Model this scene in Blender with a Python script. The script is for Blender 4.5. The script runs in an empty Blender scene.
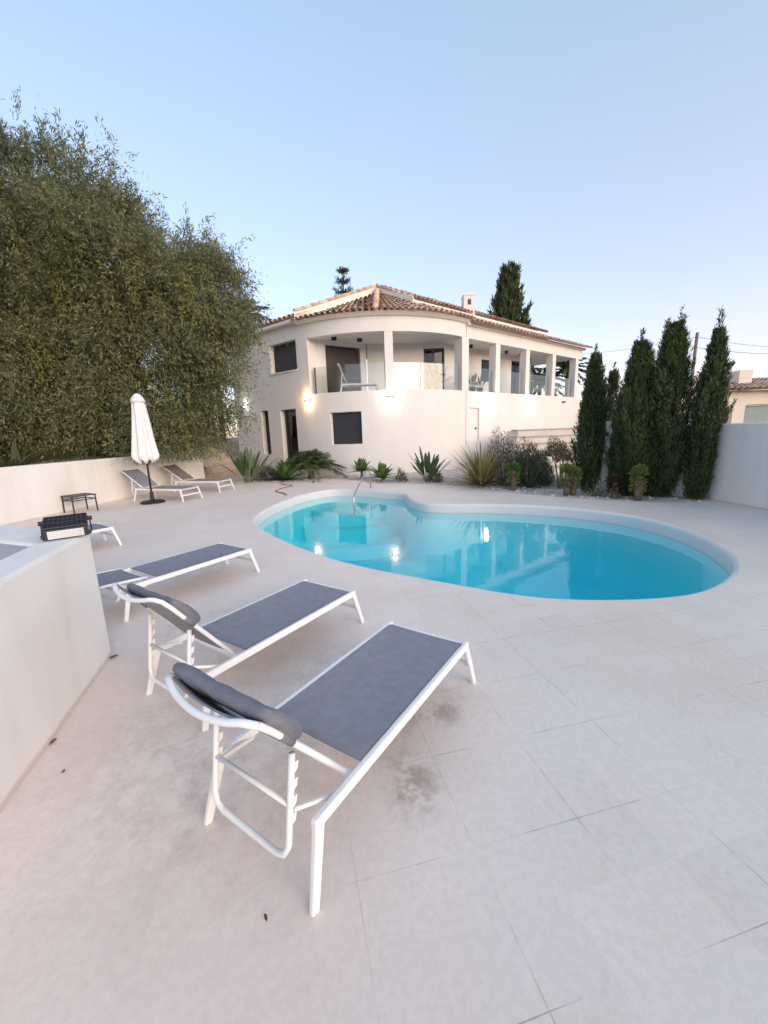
import bpy, bmesh, math, random
import numpy as np
from mathutils import Vector, Matrix, geometry
random.seed(7)
SC = bpy.context.scene
COL = SC.collection
R = math.radians
rng = np.random.default_rng(11)

# ------------------------------------------------------------------ materials
def new_mat(name):
    m = bpy.data.materials.new(name); m.use_nodes = True
    nt = m.node_tree; nt.nodes.clear()
    return m, nt
def N(nt, t, **kw):
    n = nt.nodes.new(t)
    for k, v in kw.items():
        if k.startswith('i_'): n.inputs[k[2:].replace('_', ' ')].default_value = v
        else: setattr(n, k, v)
    return n
def ramp(nt, stops, fac=None):
    n = nt.nodes.new('ShaderNodeValToRGB'); e = n.color_ramp.elements
    while len(e) > 1: e.remove(e[-1])
    e[0].position = stops[0][0]; e[0].color = (*stops[0][1], 1)
    for p, c in stops[1:]:
        x = e.new(p); x.color = (*c, 1)
    if fac is not None: nt.links.new(fac, n.inputs['Fac'])
    return n
def noise(nt, vec, scale, detail=4, rough=.55):
    n = N(nt, 'ShaderNodeTexNoise'); n.inputs['Scale'].default_value = scale
    n.inputs['Detail'].default_value = detail; n.inputs['Roughness'].default_value = rough
    nt.links.new(vec, n.inputs['Vector']); return n
def simple(name, col, rough=.6, metal=0, var=.08, vscale=6, bump=0, bscale=80, spec=.5):
    m, nt = new_mat(name); L = nt.links
    b = N(nt, 'ShaderNodeBsdfPrincipled'); o = N(nt, 'ShaderNodeOutputMaterial')
    g = N(nt, 'ShaderNodeNewGeometry')
    n = noise(nt, g.outputs['Position'], vscale)
    lo = tuple(max(0, c * (1 - var)) for c in col); hi = tuple(min(1, c * (1 + var)) for c in col)
    r = ramp(nt, [(.3, lo), (.7, hi)], n.outputs['Fac'])
    L.new(r.outputs['Color'], b.inputs['Base Color'])
    b.inputs['Roughness'].default_value = rough; b.inputs['Metallic'].default_value = metal
    b.inputs['Specular IOR Level'].default_value = spec
    if bump:
        n2 = noise(nt, g.outputs['Position'], bscale, 3)
        bp = N(nt, 'ShaderNodeBump'); bp.inputs['Strength'].default_value = bump; bp.inputs['Distance'].default_value = .01
        L.new(n2.outputs['Fac'], bp.inputs['Height']); L.new(bp.outputs['Normal'], b.inputs['Normal'])
    L.new(b.outputs['BSDF'], o.inputs['Surface'])
    return m
def leafmat(name, stops, trans=.25, rough=.55, big=1.6, wr=.6):
    m, nt = new_mat(name); L = nt.links
    g = N(nt, 'ShaderNodeNewGeometry')
    n = noise(nt, g.outputs['Position'], big, 3)
    mx = N(nt, 'ShaderNodeMath', operation='MULTIPLY_ADD'); mx.inputs[1].default_value = wr
    L.new(g.outputs['Random Per Island'], mx.inputs[0])
    m2 = N(nt, 'ShaderNodeMath', operation='MULTIPLY'); m2.inputs[1].default_value = 1 - wr
    L.new(n.outputs['Fac'], m2.inputs[0]); L.new(m2.outputs[0], mx.inputs[2])
    r = ramp(nt, stops, mx.outputs[0])
    b = N(nt, 'ShaderNodeBsdfPrincipled'); b.inputs['Roughness'].default_value = rough
    b.inputs['Specular IOR Level'].default_value = .3
    t = N(nt, 'ShaderNodeBsdfTranslucent')
    L.new(r.outputs['Color'], b.inputs['Base Color']); L.new(r.outputs['Color'], t.inputs['Color'])
    mix = N(nt, 'ShaderNodeMixShader'); mix.inputs[0].default_value = trans
    L.new(b.outputs[0], mix.inputs[1]); L.new(t.outputs[0], mix.inputs[2])
    o = N(nt, 'ShaderNodeOutputMaterial'); L.new(mix.outputs[0], o.inputs['Surface'])
    return m
def stucco(name, col, dirt=.1, foot=False):
    m, nt = new_mat(name); L = nt.links
    g = N(nt, 'ShaderNodeNewGeometry')
    mp = N(nt, 'ShaderNodeMapping'); mp.inputs['Scale'].default_value = (1.6, 1.6, .35)
    L.new(g.outputs['Position'], mp.inputs['Vector'])
    n1 = noise(nt, mp.outputs['Vector'], 1.1, 6, .62)
    r = ramp(nt, [(.25, tuple(c * (1 - dirt) for c in col)), (.5, col), (.8, tuple(min(.9, c * 1.03) for c in col))], n1.outputs['Fac'])
    b = N(nt, 'ShaderNodeBsdfPrincipled'); b.inputs['Roughness'].default_value = .8; b.inputs['Specular IOR Level'].default_value = .25
    L.new(r.outputs['Color'], b.inputs['Base Color'])
    if foot:      # splashed soil along the bottom few centimetres
        sz = N(nt, 'ShaderNodeSeparateXYZ'); L.new(g.outputs['Position'], sz.inputs[0])
        nf = noise(nt, g.outputs['Position'], 9, 4, .7)
        ad = N(nt, 'ShaderNodeMath', operation='MULTIPLY_ADD'); ad.inputs[1].default_value = -.045; L.new(nf.outputs['Fac'], ad.inputs[0]); L.new(sz.outputs['Z'], ad.inputs[2])
        rf_ = ramp(nt, [(0, (.45,) * 3), (.025, (0,) * 3)], ad.outputs[0])
        mf = N(nt, 'ShaderNodeMix', data_type='RGBA'); L.new(rf_.outputs['Color'], mf.inputs[0]); L.new(r.outputs['Color'], mf.inputs[6]); mf.inputs[7].default_value = (.42, .30, .22, 1)
        L.new(mf.outputs[2], b.inputs['Base Color'])
    n2 = noise(nt, g.outputs['Position'], 45, 4); bp = N(nt, 'ShaderNodeBump')
    bp.inputs['Strength'].default_value = .18; bp.inputs['Distance'].default_value = .008
    L.new(n2.outputs['Fac'], bp.inputs['Height']); L.new(bp.outputs['Normal'], b.inputs['Normal'])
    o = N(nt, 'ShaderNodeOutputMaterial'); L.new(b.outputs[0], o.inputs['Surface'])
    return m
def emit(name, col, s):
    m, nt = new_mat(name); e = N(nt, 'ShaderNodeEmission'); e.inputs['Color'].default_value = (*col, 1); e.inputs['Strength'].default_value = s
    o = N(nt, 'ShaderNodeOutputMaterial'); nt.links.new(e.outputs[0], o.inputs['Surface']); return m

WHITE = (.78, .735, .70)
M = {}
M['stucco'] = stucco('white_stucco', WHITE, .06)
M['stucco_wall'] = stucco('white_wall_paint', (.79, .755, .72), .11, True)
M['stucco_grey'] = stucco('grey_render', (.42, .42, .425), .12)
M['stucco_fascia'] = stucco('fascia_paint', (.82, .785, .73), .08)
M['metal'] = simple('white_powder_coat', (.80, .80, .79), .38, 0, .03)
M['sling'] = simple('grey_sling', (.24, .245, .285), .75, 0, .10, 18, .25, 400)
M['sling_pale'] = simple('pale_sling', (.27, .27, .285), .8, 0, .1, 14, .2, 300)
M['pillow'] = simple('charcoal_pillow', (.18, .183, .21), .85, 0, .15, 22, .35, 300)
M['sling_dark'] = simple('faded_sling', (.22, .19, .185), .8, 0, .12, 14, .2, 300)
M['sling_back'] = simple('sling_underside', (.12, .11, .11), .8, 0, .1, 14)
M['black'] = simple('black_plastic', (.018, .018, .02), .45, 0, .1)
M['iron'] = simple('dark_iron', (.045, .045, .05), .5, .4, .1)
M['steel'] = simple('brushed_steel', (.55, .55, .55), .25, 1, .05)
M['canopy'] = simple('parasol_cloth', (.78, .75, .73), .85, 0, .05, 5, .2, 60)
M['frame'] = simple('anthracite_frame', (.028, .029, .033), .4, 0, .1)
M['shutter'] = simple('anthracite_shutter', (.036, .037, .043), .55, 0, .12, 9)
M['door'] = simple('brown_grey_shutter', (.06, .052, .05), .6, 0, .12, 6)
M['wood_pole'] = simple('weathered_pole', (.20, .15, .12), .9, 0, .25, 12)
M['bark'] = simple('bark', (.085, .06, .048), .95, 0, .35, 14, .8, 30)
M['bark_grey'] = simple('grey_bark', (.16, .12, .09), .95, 0, .35, 14, .8, 30)
M['green_gate'] = simple('green_gate_paint', (.03, .06, .07), .5, 0, .12)
M['hose'] = simple('brown_hose', (.33, .17, .10), .5)
M['dead'] = simple('dead_leaf', (.16, .07, .045), .9, 0, .3, 90)
M['terracotta_edge'] = simple('step_edge', (.50, .40, .32), .85, 0, .15, 8)
M['step'] = simple('pale_step', (.66, .62, .58), .85, 0, .08, 4)
M['soil'] = simple('garden_soil', (.33, .25, .19), .95, 0, .28, 2.2, .6, 20)
M['ground'] = simple('dry_ground', (.24, .20, .15), .95, 0, .3, .3)
M['hill'] = simple('hill_scrub', (.10, .10, .07), .95, 0, .3, .05)
M['curtain'] = simple('pale_curtain', (.55, .58, .55), .9, 0, .1, 8)
M['pebble'] = simple('pale_pebble', (.56, .50, .46), .85, 0, .2, 12)

def tile_mat():
    m, nt = new_mat('terracotta_tiles'); L = nt.links
    g = N(nt, 'ShaderNodeNewGeometry')
    n = noise(nt, g.outputs['Position'], 5, 5, .6)
    a = N(nt, 'ShaderNodeMath', operation='MULTIPLY_ADD'); a.inputs[1].default_value = .55
    b_ = N(nt, 'ShaderNodeMath', operation='MULTIPLY'); b_.inputs[1].default_value = .5
    L.new(n.outputs['Fac'], b_.inputs[0]); L.new(g.outputs['Random Per Island'], a.inputs[0]); L.new(b_.outputs[0], a.inputs[2])
    r = ramp(nt, [(.08, (.38, .22, .15)), (.30, (.58, .37, .26)), (.58, (.70, .49, .36)), (.85, (.76, .62, .50))], a.outputs[0])
    b = N(nt, 'ShaderNodeBsdfPrincipled'); b.inputs['Roughness'].default_value = .85
    L.new(r.outputs['Color'], b.inputs['Base Color'])
    o = N(nt, 'ShaderNodeOutputMaterial'); L.new(b.outputs[0], o.inputs['Surface']); return m
M['tile'] = tile_mat()

def deck_mat():
    m, nt = new_mat('pale_deck_slabs'); L = nt.links
    g = N(nt, 'ShaderNodeNewGeometry'); P = g.outputs['Position']
    def math_(op, a, b=None, c=None):
        n = N(nt, 'ShaderNodeMath', operation=op)
        for i, v in enumerate((a, b, c)):
            if v is None: continue
            if isinstance(v, (int, float)): n.inputs[i].default_value = v
            else: L.new(v, n.inputs[i])
        return n.outputs[0]
    def mixc(f, a, b):
        n = N(nt, 'ShaderNodeMix', data_type='RGBA')
        L.new(f, n.inputs[0]); 
        for s, v in ((6, a), (7, b)):
            if isinstance(v, tuple): n.inputs[s].default_value = (*v, 1)
            else: L.new(v, n.inputs[s])
        return n.outputs[2]
    # slab grid axes, rotated 13.2 degrees
    ang = R(13.2)
    mp = N(nt, 'ShaderNodeMapping', vector_type='POINT')
    mp.inputs['Rotation'].default_value = (0, 0, -ang)
    L.new(P, mp.inputs['Vector'])
    sp = N(nt, 'ShaderNodeSeparateXYZ'); L.new(mp.outputs['Vector'], sp.inputs[0])
    lines = []
    for k, off in ((0, .128), (1, .245)):
        u = math_('DIVIDE', math_('SUBTRACT', sp.outputs[k], off), .479)
        fr = math_('FRACT', math_('ADD', u, 100.5))
        d = math_('ABSOLUTE', math_('SUBTRACT', fr, .5))          # 0 at joint
        lines.append(math_('SUBTRACT', 1, math_('SMOOTH_MIN', math_('DIVIDE', d, .0065), 1, .1)))
        cell = math_('FLOOR', math_('ADD', u, 100.5))
        lines.append(cell)
    joint = math_('MAXIMUM', math_('MAXIMUM', lines[0], lines[2]), 0)
    nm = noise(nt, P, 1.5, 3); msk = ramp(nt, [(.40, (.06,) * 3), (.54, (1, 1, 1))], nm.outputs['Fac'])
    nm2 = noise(nt, P, 9, 2); msk2 = ramp(nt, [(.35, (.15,) * 3), (.65, (1,) * 3)], nm2.outputs['Fac'])
    jm = math_('MULTIPLY', math_('MULTIPLY', joint, msk.outputs['Color']), msk2.outputs['Color'])
    sx0 = N(nt, 'ShaderNodeSeparateXYZ'); L.new(P, sx0.inputs[0])
    jm = math_('MULTIPLY', jm, math_('MINIMUM', math_('MAXIMUM', math_('MULTIPLY_ADD', sx0.outputs[0], 1.6, .75), .12), 1))
    wn = N(nt, 'ShaderNodeTexWhiteNoise', noise_dimensions='2D')
    cv = N(nt, 'ShaderNodeCombineXYZ'); L.new(lines[1], cv.inputs[0]); L.new(lines[3], cv.inputs[1]); L.new(cv.outputs[0], wn.inputs['Vector'])
    n1 = noise(nt, P, .55, 6, .6)
    base = ramp(nt, [(.30, (.66, .575, .50)), (.50, (.72, .655, .59)), (.75, (.72, .675, .625))], n1.outputs['Fac'])
    # deck colour blends from brighter and pinker on the left to greyer on the right
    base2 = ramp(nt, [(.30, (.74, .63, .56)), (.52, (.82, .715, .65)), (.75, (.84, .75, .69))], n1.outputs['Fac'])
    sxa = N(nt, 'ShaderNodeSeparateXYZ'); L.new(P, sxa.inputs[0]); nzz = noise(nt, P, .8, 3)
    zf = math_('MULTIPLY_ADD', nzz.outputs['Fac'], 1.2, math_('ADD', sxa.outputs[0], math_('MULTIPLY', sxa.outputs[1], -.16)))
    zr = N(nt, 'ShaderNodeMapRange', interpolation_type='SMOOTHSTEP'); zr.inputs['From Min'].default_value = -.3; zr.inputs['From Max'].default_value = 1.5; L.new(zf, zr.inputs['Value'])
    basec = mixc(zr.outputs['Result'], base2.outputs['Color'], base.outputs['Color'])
    n3 = noise(nt, P, 30, 5, .7)
    fine = ramp(nt, [(.35, (.93,) * 3), (.65, (1.03,) * 3)], n3.outputs['Fac'])
    mul = N(nt, 'ShaderNodeMix', data_type='RGBA', blend_type='MULTIPLY'); mul.inputs[0].default_value = 1
    L.new(basec, mul.inputs[6]); L.new(fine.outputs['Color'], mul.inputs[7])
    sl = math_('MULTIPLY_ADD', wn.outputs['Value'], .05, .975)
    slc = N(nt, 'ShaderNodeMix', data_type='RGBA', blend_type='MULTIPLY'); slc.inputs[0].default_value = 1
    cc = N(nt, 'ShaderNodeCombineColor')
    for i in range(3): L.new(sl, cc.inputs[i])
    L.new(mul.outputs[2], slc.inputs[6]); L.new(cc.outputs[0], slc.inputs[7])
    col = slc.outputs[2]
    # stains; the broad faint ones by the loungers mix dirt and painted shade
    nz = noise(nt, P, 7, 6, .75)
    stain_shade = None
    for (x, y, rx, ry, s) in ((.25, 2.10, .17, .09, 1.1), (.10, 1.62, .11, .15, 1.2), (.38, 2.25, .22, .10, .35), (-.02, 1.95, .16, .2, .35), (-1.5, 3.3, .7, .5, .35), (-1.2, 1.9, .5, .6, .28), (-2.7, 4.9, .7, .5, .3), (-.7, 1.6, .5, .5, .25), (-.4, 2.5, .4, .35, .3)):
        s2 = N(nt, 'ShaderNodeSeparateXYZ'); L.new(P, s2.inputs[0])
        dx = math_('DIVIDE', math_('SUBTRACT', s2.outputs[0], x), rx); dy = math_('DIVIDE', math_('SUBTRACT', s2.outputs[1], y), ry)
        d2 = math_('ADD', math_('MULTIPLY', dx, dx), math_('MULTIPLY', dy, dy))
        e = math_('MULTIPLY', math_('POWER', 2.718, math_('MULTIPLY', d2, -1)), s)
        stain_shade = e if stain_shade is None else math_('ADD', stain_shade, e)
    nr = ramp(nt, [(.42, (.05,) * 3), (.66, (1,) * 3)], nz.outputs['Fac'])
    st = math_('MINIMUM', math_('MULTIPLY', stain_shade, nr.outputs['Color']), .62)
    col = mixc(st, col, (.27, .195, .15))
    # small specks
    vo = N(nt, 'ShaderNodeTexVoronoi'); vo.inputs['Scale'].default_value = 3.2; L.new(P, vo.inputs['Vector'])
    spk = ramp(nt, [(.010, (1,) * 3), (.022, (0,) * 3)], vo.outputs['Distance'])
    col = mixc(math_('MULTIPLY', spk.outputs['Color'], .5), col, (.25, .18, .14))
    col = mixc(math_('MULTIPLY', jm, .85), col, (.22, .19, .17))
    b = N(nt, 'ShaderNodeBsdfPrincipled'); b.inputs['Roughness'].default_value = .62; b.inputs['Specular IOR Level'].default_value = .3
    L.new(col, b.inputs['Base Color'])
    bp = N(nt, 'ShaderNodeBump'); bp.inputs['Strength'].default_value = .12; bp.inputs['Distance'].default_value = .004
    L.new(n3.outputs['Fac'], bp.inputs['Height']); L.new(bp.outputs['Normal'], b.inputs['Normal'])
    o = N(nt, 'ShaderNodeOutputMaterial'); L.new(b.outputs[0], o.inputs['Surface'])
    return m
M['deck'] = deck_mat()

def gravel_mat():
    m, nt = new_mat('pale_gravel'); L = nt.links
    g = N(nt, 'ShaderNodeNewGeometry')
    v = N(nt, 'ShaderNodeTexVoronoi'); v.inputs['Scale'].default_value = 14; L.new(g.outputs['Position'], v.inputs['Vector'])
    r = ramp(nt, [(0, (.38, .33, .29)), (.5, (.60, .55, .51)), (1, (.70, .66, .63))], v.outputs['Color'])
    n = noise(nt, g.outputs['Position'], 1.2, 5); r2 = ramp(nt, [(.3, (.72, .66, .62)), (.6, (1, 1, 1))], n.outputs['Fac'])
    mul = N(nt, 'ShaderNodeMix', data_type='RGBA', blend_type='MULTIPLY'); mul.inputs[0].default_value = 1
    L.new(r.outputs['Color'], mul.inputs[6]); L.new(r2.outputs['Color'], mul.inputs[7])
    b = N(nt, 'ShaderNodeBsdfPrincipled'); b.inputs['Roughness'].default_value = .9; L.new(mul.outputs[2], b.inputs['Base Color'])
    bp = N(nt, 'ShaderNodeBump'); bp.inputs['Strength'].default_value = .6; bp.inputs['Distance'].default_value = .02
    L.new(v.outputs['Distance'], bp.inputs['Height']); L.new(bp.outputs['Normal'], b.inputs['Normal'])
    o = N(nt, 'ShaderNodeOutputMaterial'); L.new(b.outputs[0], o.inputs['Surface']); return m
M['gravel'] = gravel_mat()

def pool_mat():
    m, nt = new_mat('pool_blue_render'); L = nt.links
    g = N(nt, 'ShaderNodeNewGeometry')
    n = noise(nt, g.outputs['Position'], 1.2, 4)
    r = ramp(nt, [(.3, (.50, .85, .87)), (.7, (.56, .88, .90))], n.outputs['Fac'])
    b = N(nt, 'ShaderNodeBsdfPrincipled'); b.inputs['Roughness'].default_value = .7
    L.new(r.outputs['Color'], b.inputs['Base Color'])
    o = N(nt, 'ShaderNodeOutputMaterial'); L.new(b.outputs[0], o.inputs['Surface']); return m
M['pool'] = pool_mat()
M['coping'] = stucco('pool_coping', (.72, .70, .685), .05)

def schlick(nt, r0, normal=None, gain=1.0):
    lw = N(nt, 'ShaderNodeLayerWeight'); lw.inputs['Blend'].default_value = .5
    if normal: nt.links.new(normal, lw.inputs['Normal'])
    p = N(nt, 'ShaderNodeMath', operation='POWER'); p.inputs[1].default_value = 5; nt.links.new(lw.outputs['Facing'], p.inputs[0])
    m = N(nt, 'ShaderNodeMath', operation='MULTIPLY_ADD'); m.inputs[1].default_value = (1 - r0) * gain; m.inputs[2].default_value = r0; nt.links.new(p.outputs[0], m.inputs[0])
    return m
def water_mat():
    m, nt = new_mat('pool_water'); L = nt.links
    g = N(nt, 'ShaderNodeNewGeometry')
    n = noise(nt, g.outputs['Position'], 3.5, 3, .55)
    bp = N(nt, 'ShaderNodeBump'); bp.inputs['Strength'].default_value = .085; bp.inputs['Distance'].default_value = .02
    L.new(n.outputs['Fac'], bp.inputs['Height'])
    fr = schlick(nt, .02, bp.outputs['Normal'])
    gl = N(nt, 'ShaderNodeBsdfGlossy'); gl.inputs['Roughness'].default_value = .03; L.new(bp.outputs['Normal'], gl.inputs['Normal'])
    tr = N(nt, 'ShaderNodeBsdfTransparent')
    mx = N(nt, 'ShaderNodeMixShader'); L.new(fr.outputs[0], mx.inputs[0]); L.new(tr.outputs[0], mx.inputs[1]); L.new(gl.outputs[0], mx.inputs[2])
    va = N(nt, 'ShaderNodeVolumeAbsorption'); va.inputs['Color'].default_value = (.0, .89, .95, 1); va.inputs['Density'].default_value = .46
    o = N(nt, 'ShaderNodeOutputMaterial'); L.new(mx.outputs[0], o.inputs['Surface']); L.new(va.outputs[0], o.inputs['Volume'])
    return m
M['water'] = water_mat()

def glass_mat(name, refl=.16, tint=(.93, .95, .95)):
    m, nt = new_mat(name); L = nt.links
    mr = schlick(nt, refl)
    gl = N(nt, 'ShaderNodeBsdfGlossy'); gl.inputs['Roughness'].default_value = .0
    tr = N(nt, 'ShaderNodeBsdfTransparent'); tr.inputs['Color'].default_value = (*tint, 1)
    mx = N(nt, 'ShaderNodeMixShader'); L.new(mr.outputs[0], mx.inputs[0]); L.new(tr.outputs[0], mx.inputs[1]); L.new(gl.outputs[0], mx.inputs[2])
    o = N(nt, 'ShaderNodeOutputMaterial'); L.new(mx.outputs[0], o.inputs['Surface']); return m
M['glass'] = glass_mat('balustrade_glass', .075)
M['pane'] = glass_mat('window_glass', .04, (.25, .26, .27))

M['pepper'] = leafmat('pepper_leaves', [(.15, (.045, .065, .03)), (.33, (.105, .13, .06)), (.47, (.19, .205, .10)), (.60, (.30, .275, .145)), (.85, (.42, .36, .22))], .38, big=.45, wr=.4)
M['pepper_light'] = leafmat('olive_leaves', [(.1, (.07, .095, .05)), (.45, (.14, .165, .09)), (.8, (.22, .235, .135)), (1, (.29, .28, .17))], .3)
M['creeper'] = leafmat('hanging_leaves', [(.1, (.11, .14, .035)), (.5, (.24, .25, .07)), (.9, (.40, .36, .13))], .3)
M['cypress'] = leafmat('cypress_leaves', [(.1, (.018, .033, .013)), (.45, (.05, .075, .026)), (.7, (.09, .115, .038)), (1, (.20, .17, .06))], .12)
M['cypress_far'] = leafmat('far_cypress_leaves', [(.1, (.028, .044, .016)), (.5, (.07, .09, .033)), (1, (.15, .15, .06))], .12)
M['palm'] = leafmat('palm_leaves', [(.1, (.03, .05, .018)), (.6, (.07, .10, .03)), (1, (.14, .15, .06))], .2)
M['dark_palm'] = leafmat('dark_palm_leaves', [(.1, (.012, .025, .012)), (1, (.04, .06, .025))], .2)
M['agave'] = leafmat('agave_leaves', [(.1, (.06, .12, .035)), (.6, (.12, .20, .06)), (1, (.20, .29, .10))], .15)
M['strel'] = leafmat('broad_leaves', [(.1, (.04, .075, .03)), (.6, (.10, .15, .065)), (1, (.20, .26, .13))], .15)
M['flax'] = leafmat('striped_flax_leaves', [(.1, (.17, .15, .05)), (.5, (.34, .28, .11)), (1, (.50, .42, .21))], .2)
M['grey_bush'] = leafmat('grey_green_leaves', [(.1, (.05, .065, .03)), (.6, (.12, .14, .075)), (1, (.21, .22, .13))], .2)
M['rosemary'] = leafmat('rosemary_leaves', [(.1, (.04, .055, .03)), (.6, (.085, .105, .06)), (1, (.16, .17, .10))], .15)
M['red_bush'] = leafmat('reddish_leaves', [(.1, (.04, .02, .015)), (.5, (.08, .055, .03)), (1, (.09, .12, .05))], .2)
M['yellow_top'] = leafmat('yellow_green_leaves', [(.1, (.10, .12, .03)), (.6, (.20, .22, .07)), (1, (.33, .33, .13))], .2)
M['hedge'] = leafmat('hedge_leaves', [(.1, (.03, .04, .015)), (.6, (.07, .085, .03)), (1, (.13, .12, .05))], .2)
M['warm'] = emit('warm_lamp', (1, .62, .28), 11)
M['neutral'] = emit('pale_lamp', (1, .86, .66), 11)
M['cool'] = emit('cool_lamp', (.86, 1, .86), 7)

# ------------------------------------------------------------------ mesh builder
class MB:
    def __init__(s): s.v = []; s.f = []
    def add(s, vs, fs):
        o = len(s.v); s.v += [tuple(p) for p in vs]; s.f += [tuple(i + o for i in f) for f in fs]; return s
    def frame_box(s, o, ax, ay, az):
        o, ax, ay, az = map(Vector, (o, ax, ay, az))
        v = [o + ax * i + ay * j + az * k for k in (0, 1) for j in (0, 1) for i in (0, 1)]
        return s.add(v, [(0, 2, 3, 1), (4, 5, 7, 6), (0, 1, 5, 4), (2, 6, 7, 3), (0, 4, 6, 2), (1, 3, 7, 5)])
    def box(s, x0, x1, y0, y1, z0, z1):
        return s.frame_box((x0, y0, z0), (x1 - x0, 0, 0), (0, y1 - y0, 0), (0, 0, z1 - z0))
    def bar(s, p, q, w, h, up=(0, 0, 1), w2=None, h2=None):
        p, q = Vector(p), Vector(q); d = (q - p).normalized(); up = Vector(up)
        if abs(d.dot(up)) > .97: up = Vector((0, 1, 0))
        x = d.cross(up).normalized(); y = x.cross(d).normalized()
        w2 = w if w2 is None else w2; h2 = h if h2 is None else h2
        v = []
        for c, a, b in ((p, w, h), (q, w2, h2)):
            for i, j in ((-1, -1), (1, -1), (1, 1), (-1, 1)): v.append(c + x * (i * a / 2) + y * (j * b / 2))
        return s.add(v, [(3, 2, 1, 0), (4, 5, 6, 7), (0, 1, 5, 4), (1, 2, 6, 5), (2, 3, 7, 6), (3, 0, 4, 7)])
    def tube(s, path, r, n=8, caps=True, closed=False):
        path = [Vector(p) for p in path]; k = len(path)
        rs = r if isinstance(r, (list, tuple)) else [r] * k
        t0 = (path[1] - path[0]).normalized(); ref = Vector((0, 0, 1)) if abs(t0.z) < .9 else Vector((1, 0, 0))
        nx = t0.cross(ref).normalized(); v = []
        for i, p in enumerate(path):
            t = (path[min(i + 1, k - 1)] - path[max(i - 1, 0)]).normalized()
            nx = (nx - t * nx.dot(t)).normalized(); ny = t.cross(nx)
            for j in range(n):
                a = 2 * math.pi * j / n; v.append(p + (nx * math.cos(a) + ny * math.sin(a)) * rs[i])
        f = [(i * n + j, i * n + (j + 1) % n, (i + 1) * n + (j + 1) % n, (i + 1) * n + j) for i in range(k - 1) for j in range(n)]
        if caps: f += [tuple(range(n - 1, -1, -1)), tuple((k - 1) * n + j for j in range(n))]
        return s.add(v, f)
    def lathe(s, prof, n=24, center=(0, 0, 0), caps=True):
        c = Vector(center); v = []; k = len(prof)
        for r, z in prof:
            for j in range(n):
                a = 2 * math.pi * j / n; v.append(c + Vector((r * math.cos(a), r * math.sin(a), z)))
        f = [(i * n + j, i * n + (j + 1) % n, (i + 1) * n + (j + 1) % n, (i + 1) * n + j) for i in range(k - 1) for j in range(n)]
        if caps: f += [tuple(range(n - 1, -1, -1)), tuple((k - 1) * n + j for j in range(n))]
        return s.add(v, f)
    def build(s, name, mat, parent=None, smooth=False, bevel=0, loc=None):
        me = bpy.data.meshes.new(name); me.from_pydata(s.v, [], s.f); me.materials.append(mat); me.update()
        bm = bmesh.new(); bm.from_mesh(me); bmesh.ops.recalc_face_normals(bm, faces=bm.faces); bm.to_mesh(me); bm.free()
        return link(name, me, parent, smooth, bevel, loc)
def link(name, me, parent=None, smooth=False, bevel=0, loc=None):
    o = bpy.data.objects.new(name, me); COL.objects.link(o)
    if parent: o.parent = parent
    if loc: o.location = loc
    if smooth:
        for p in me.polygons: p.use_smooth = True
    if bevel:
        b = o.modifiers.new('bevel', 'BEVEL'); b.width = bevel; b.segments = 2; b.limit_method = 'ANGLE'; b.angle_limit = R(40)
    return o
def tag(o, label=None, cat=None, group=None, kind=None):
    if label: o['label'] = label
    if cat: o['category'] = cat
    if group: o['group'] = group
    if kind: o['kind'] = kind
    return o
def thing(name, label, cat, loc=(0, 0, 0), rz=0, group=None):
    o = bpy.data.objects.new(name, None); COL.objects.link(o); o.location = loc; o.rotation_euler = (0, 0, rz)
    o.empty_display_size = .2
    return tag(o, label, cat, group)
def kids(o): return [c for c in COL.objects if c.parent == o]
def copy_tree(o, parent=None):
    c = o.copy(); COL.objects.link(c)
    if parent: c.parent = parent
    for ch in kids(o): copy_tree(ch, c)
    return c
def struct(o): o['kind'] = 'structure'; return o
def lerp(a, b, t): return a + (b - a) * t

# ------------------------------------------------------------------ camera
f_px, pitch, roll, H = 400, R(11.3), R(2.0), 1.65
fw = Vector((0, math.cos(pitch), -math.sin(pitch))); R0 = Vector((1, 0, 0)); U0 = R0.cross(fw)
Rv = R0 * math.cos(roll) - U0 * math.sin(roll); Uv = R0 * math.sin(roll) + U0 * math.cos(roll)
cam = bpy.data.cameras.new('camera'); co = bpy.data.objects.new('camera', cam); COL.objects.link(co)
mw = Matrix((( Rv.x, Uv.x, -fw.x, 0), (Rv.y, Uv.y, -fw.y, 0), (Rv.z, Uv.z, -fw.z, H), (0, 0, 0, 1)))
co.matrix_world = mw
cam.sensor_fit = 'VERTICAL'; cam.sensor_height = 36; cam.lens = f_px / 1024 * 36; cam.clip_end = 6000; cam.clip_start = .05
SC.camera = co

# ------------------------------------------------------------------ world and sun
SUN_EL, SUN_AZ = 12.0, 140.0       # azimuth from +Y clockwise; the sun has just gone behind the camera
w = bpy.data.worlds.new('World'); SC.world = w; w.use_nodes = True
nt = w.node_tree; nt.nodes.clear()
sky = N(nt, 'ShaderNodeTexSky'); sky.sky_type = 'NISHITA'; sky.sun_disc = False
sky.sun_elevation = R(SUN_EL); sky.sun_rotation = R(SUN_AZ); sky.altitude = 50; sky.air_density = 1.0; sky.dust_density = 1.0; sky.ozone_density = 3.5
bg = N(nt, 'ShaderNodeBackground'); bg.inputs['Strength'].default_value = .10
wo = N(nt, 'ShaderNodeOutputWorld'); nt.links.new(sky.outputs[0], bg.inputs['Color'])
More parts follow.
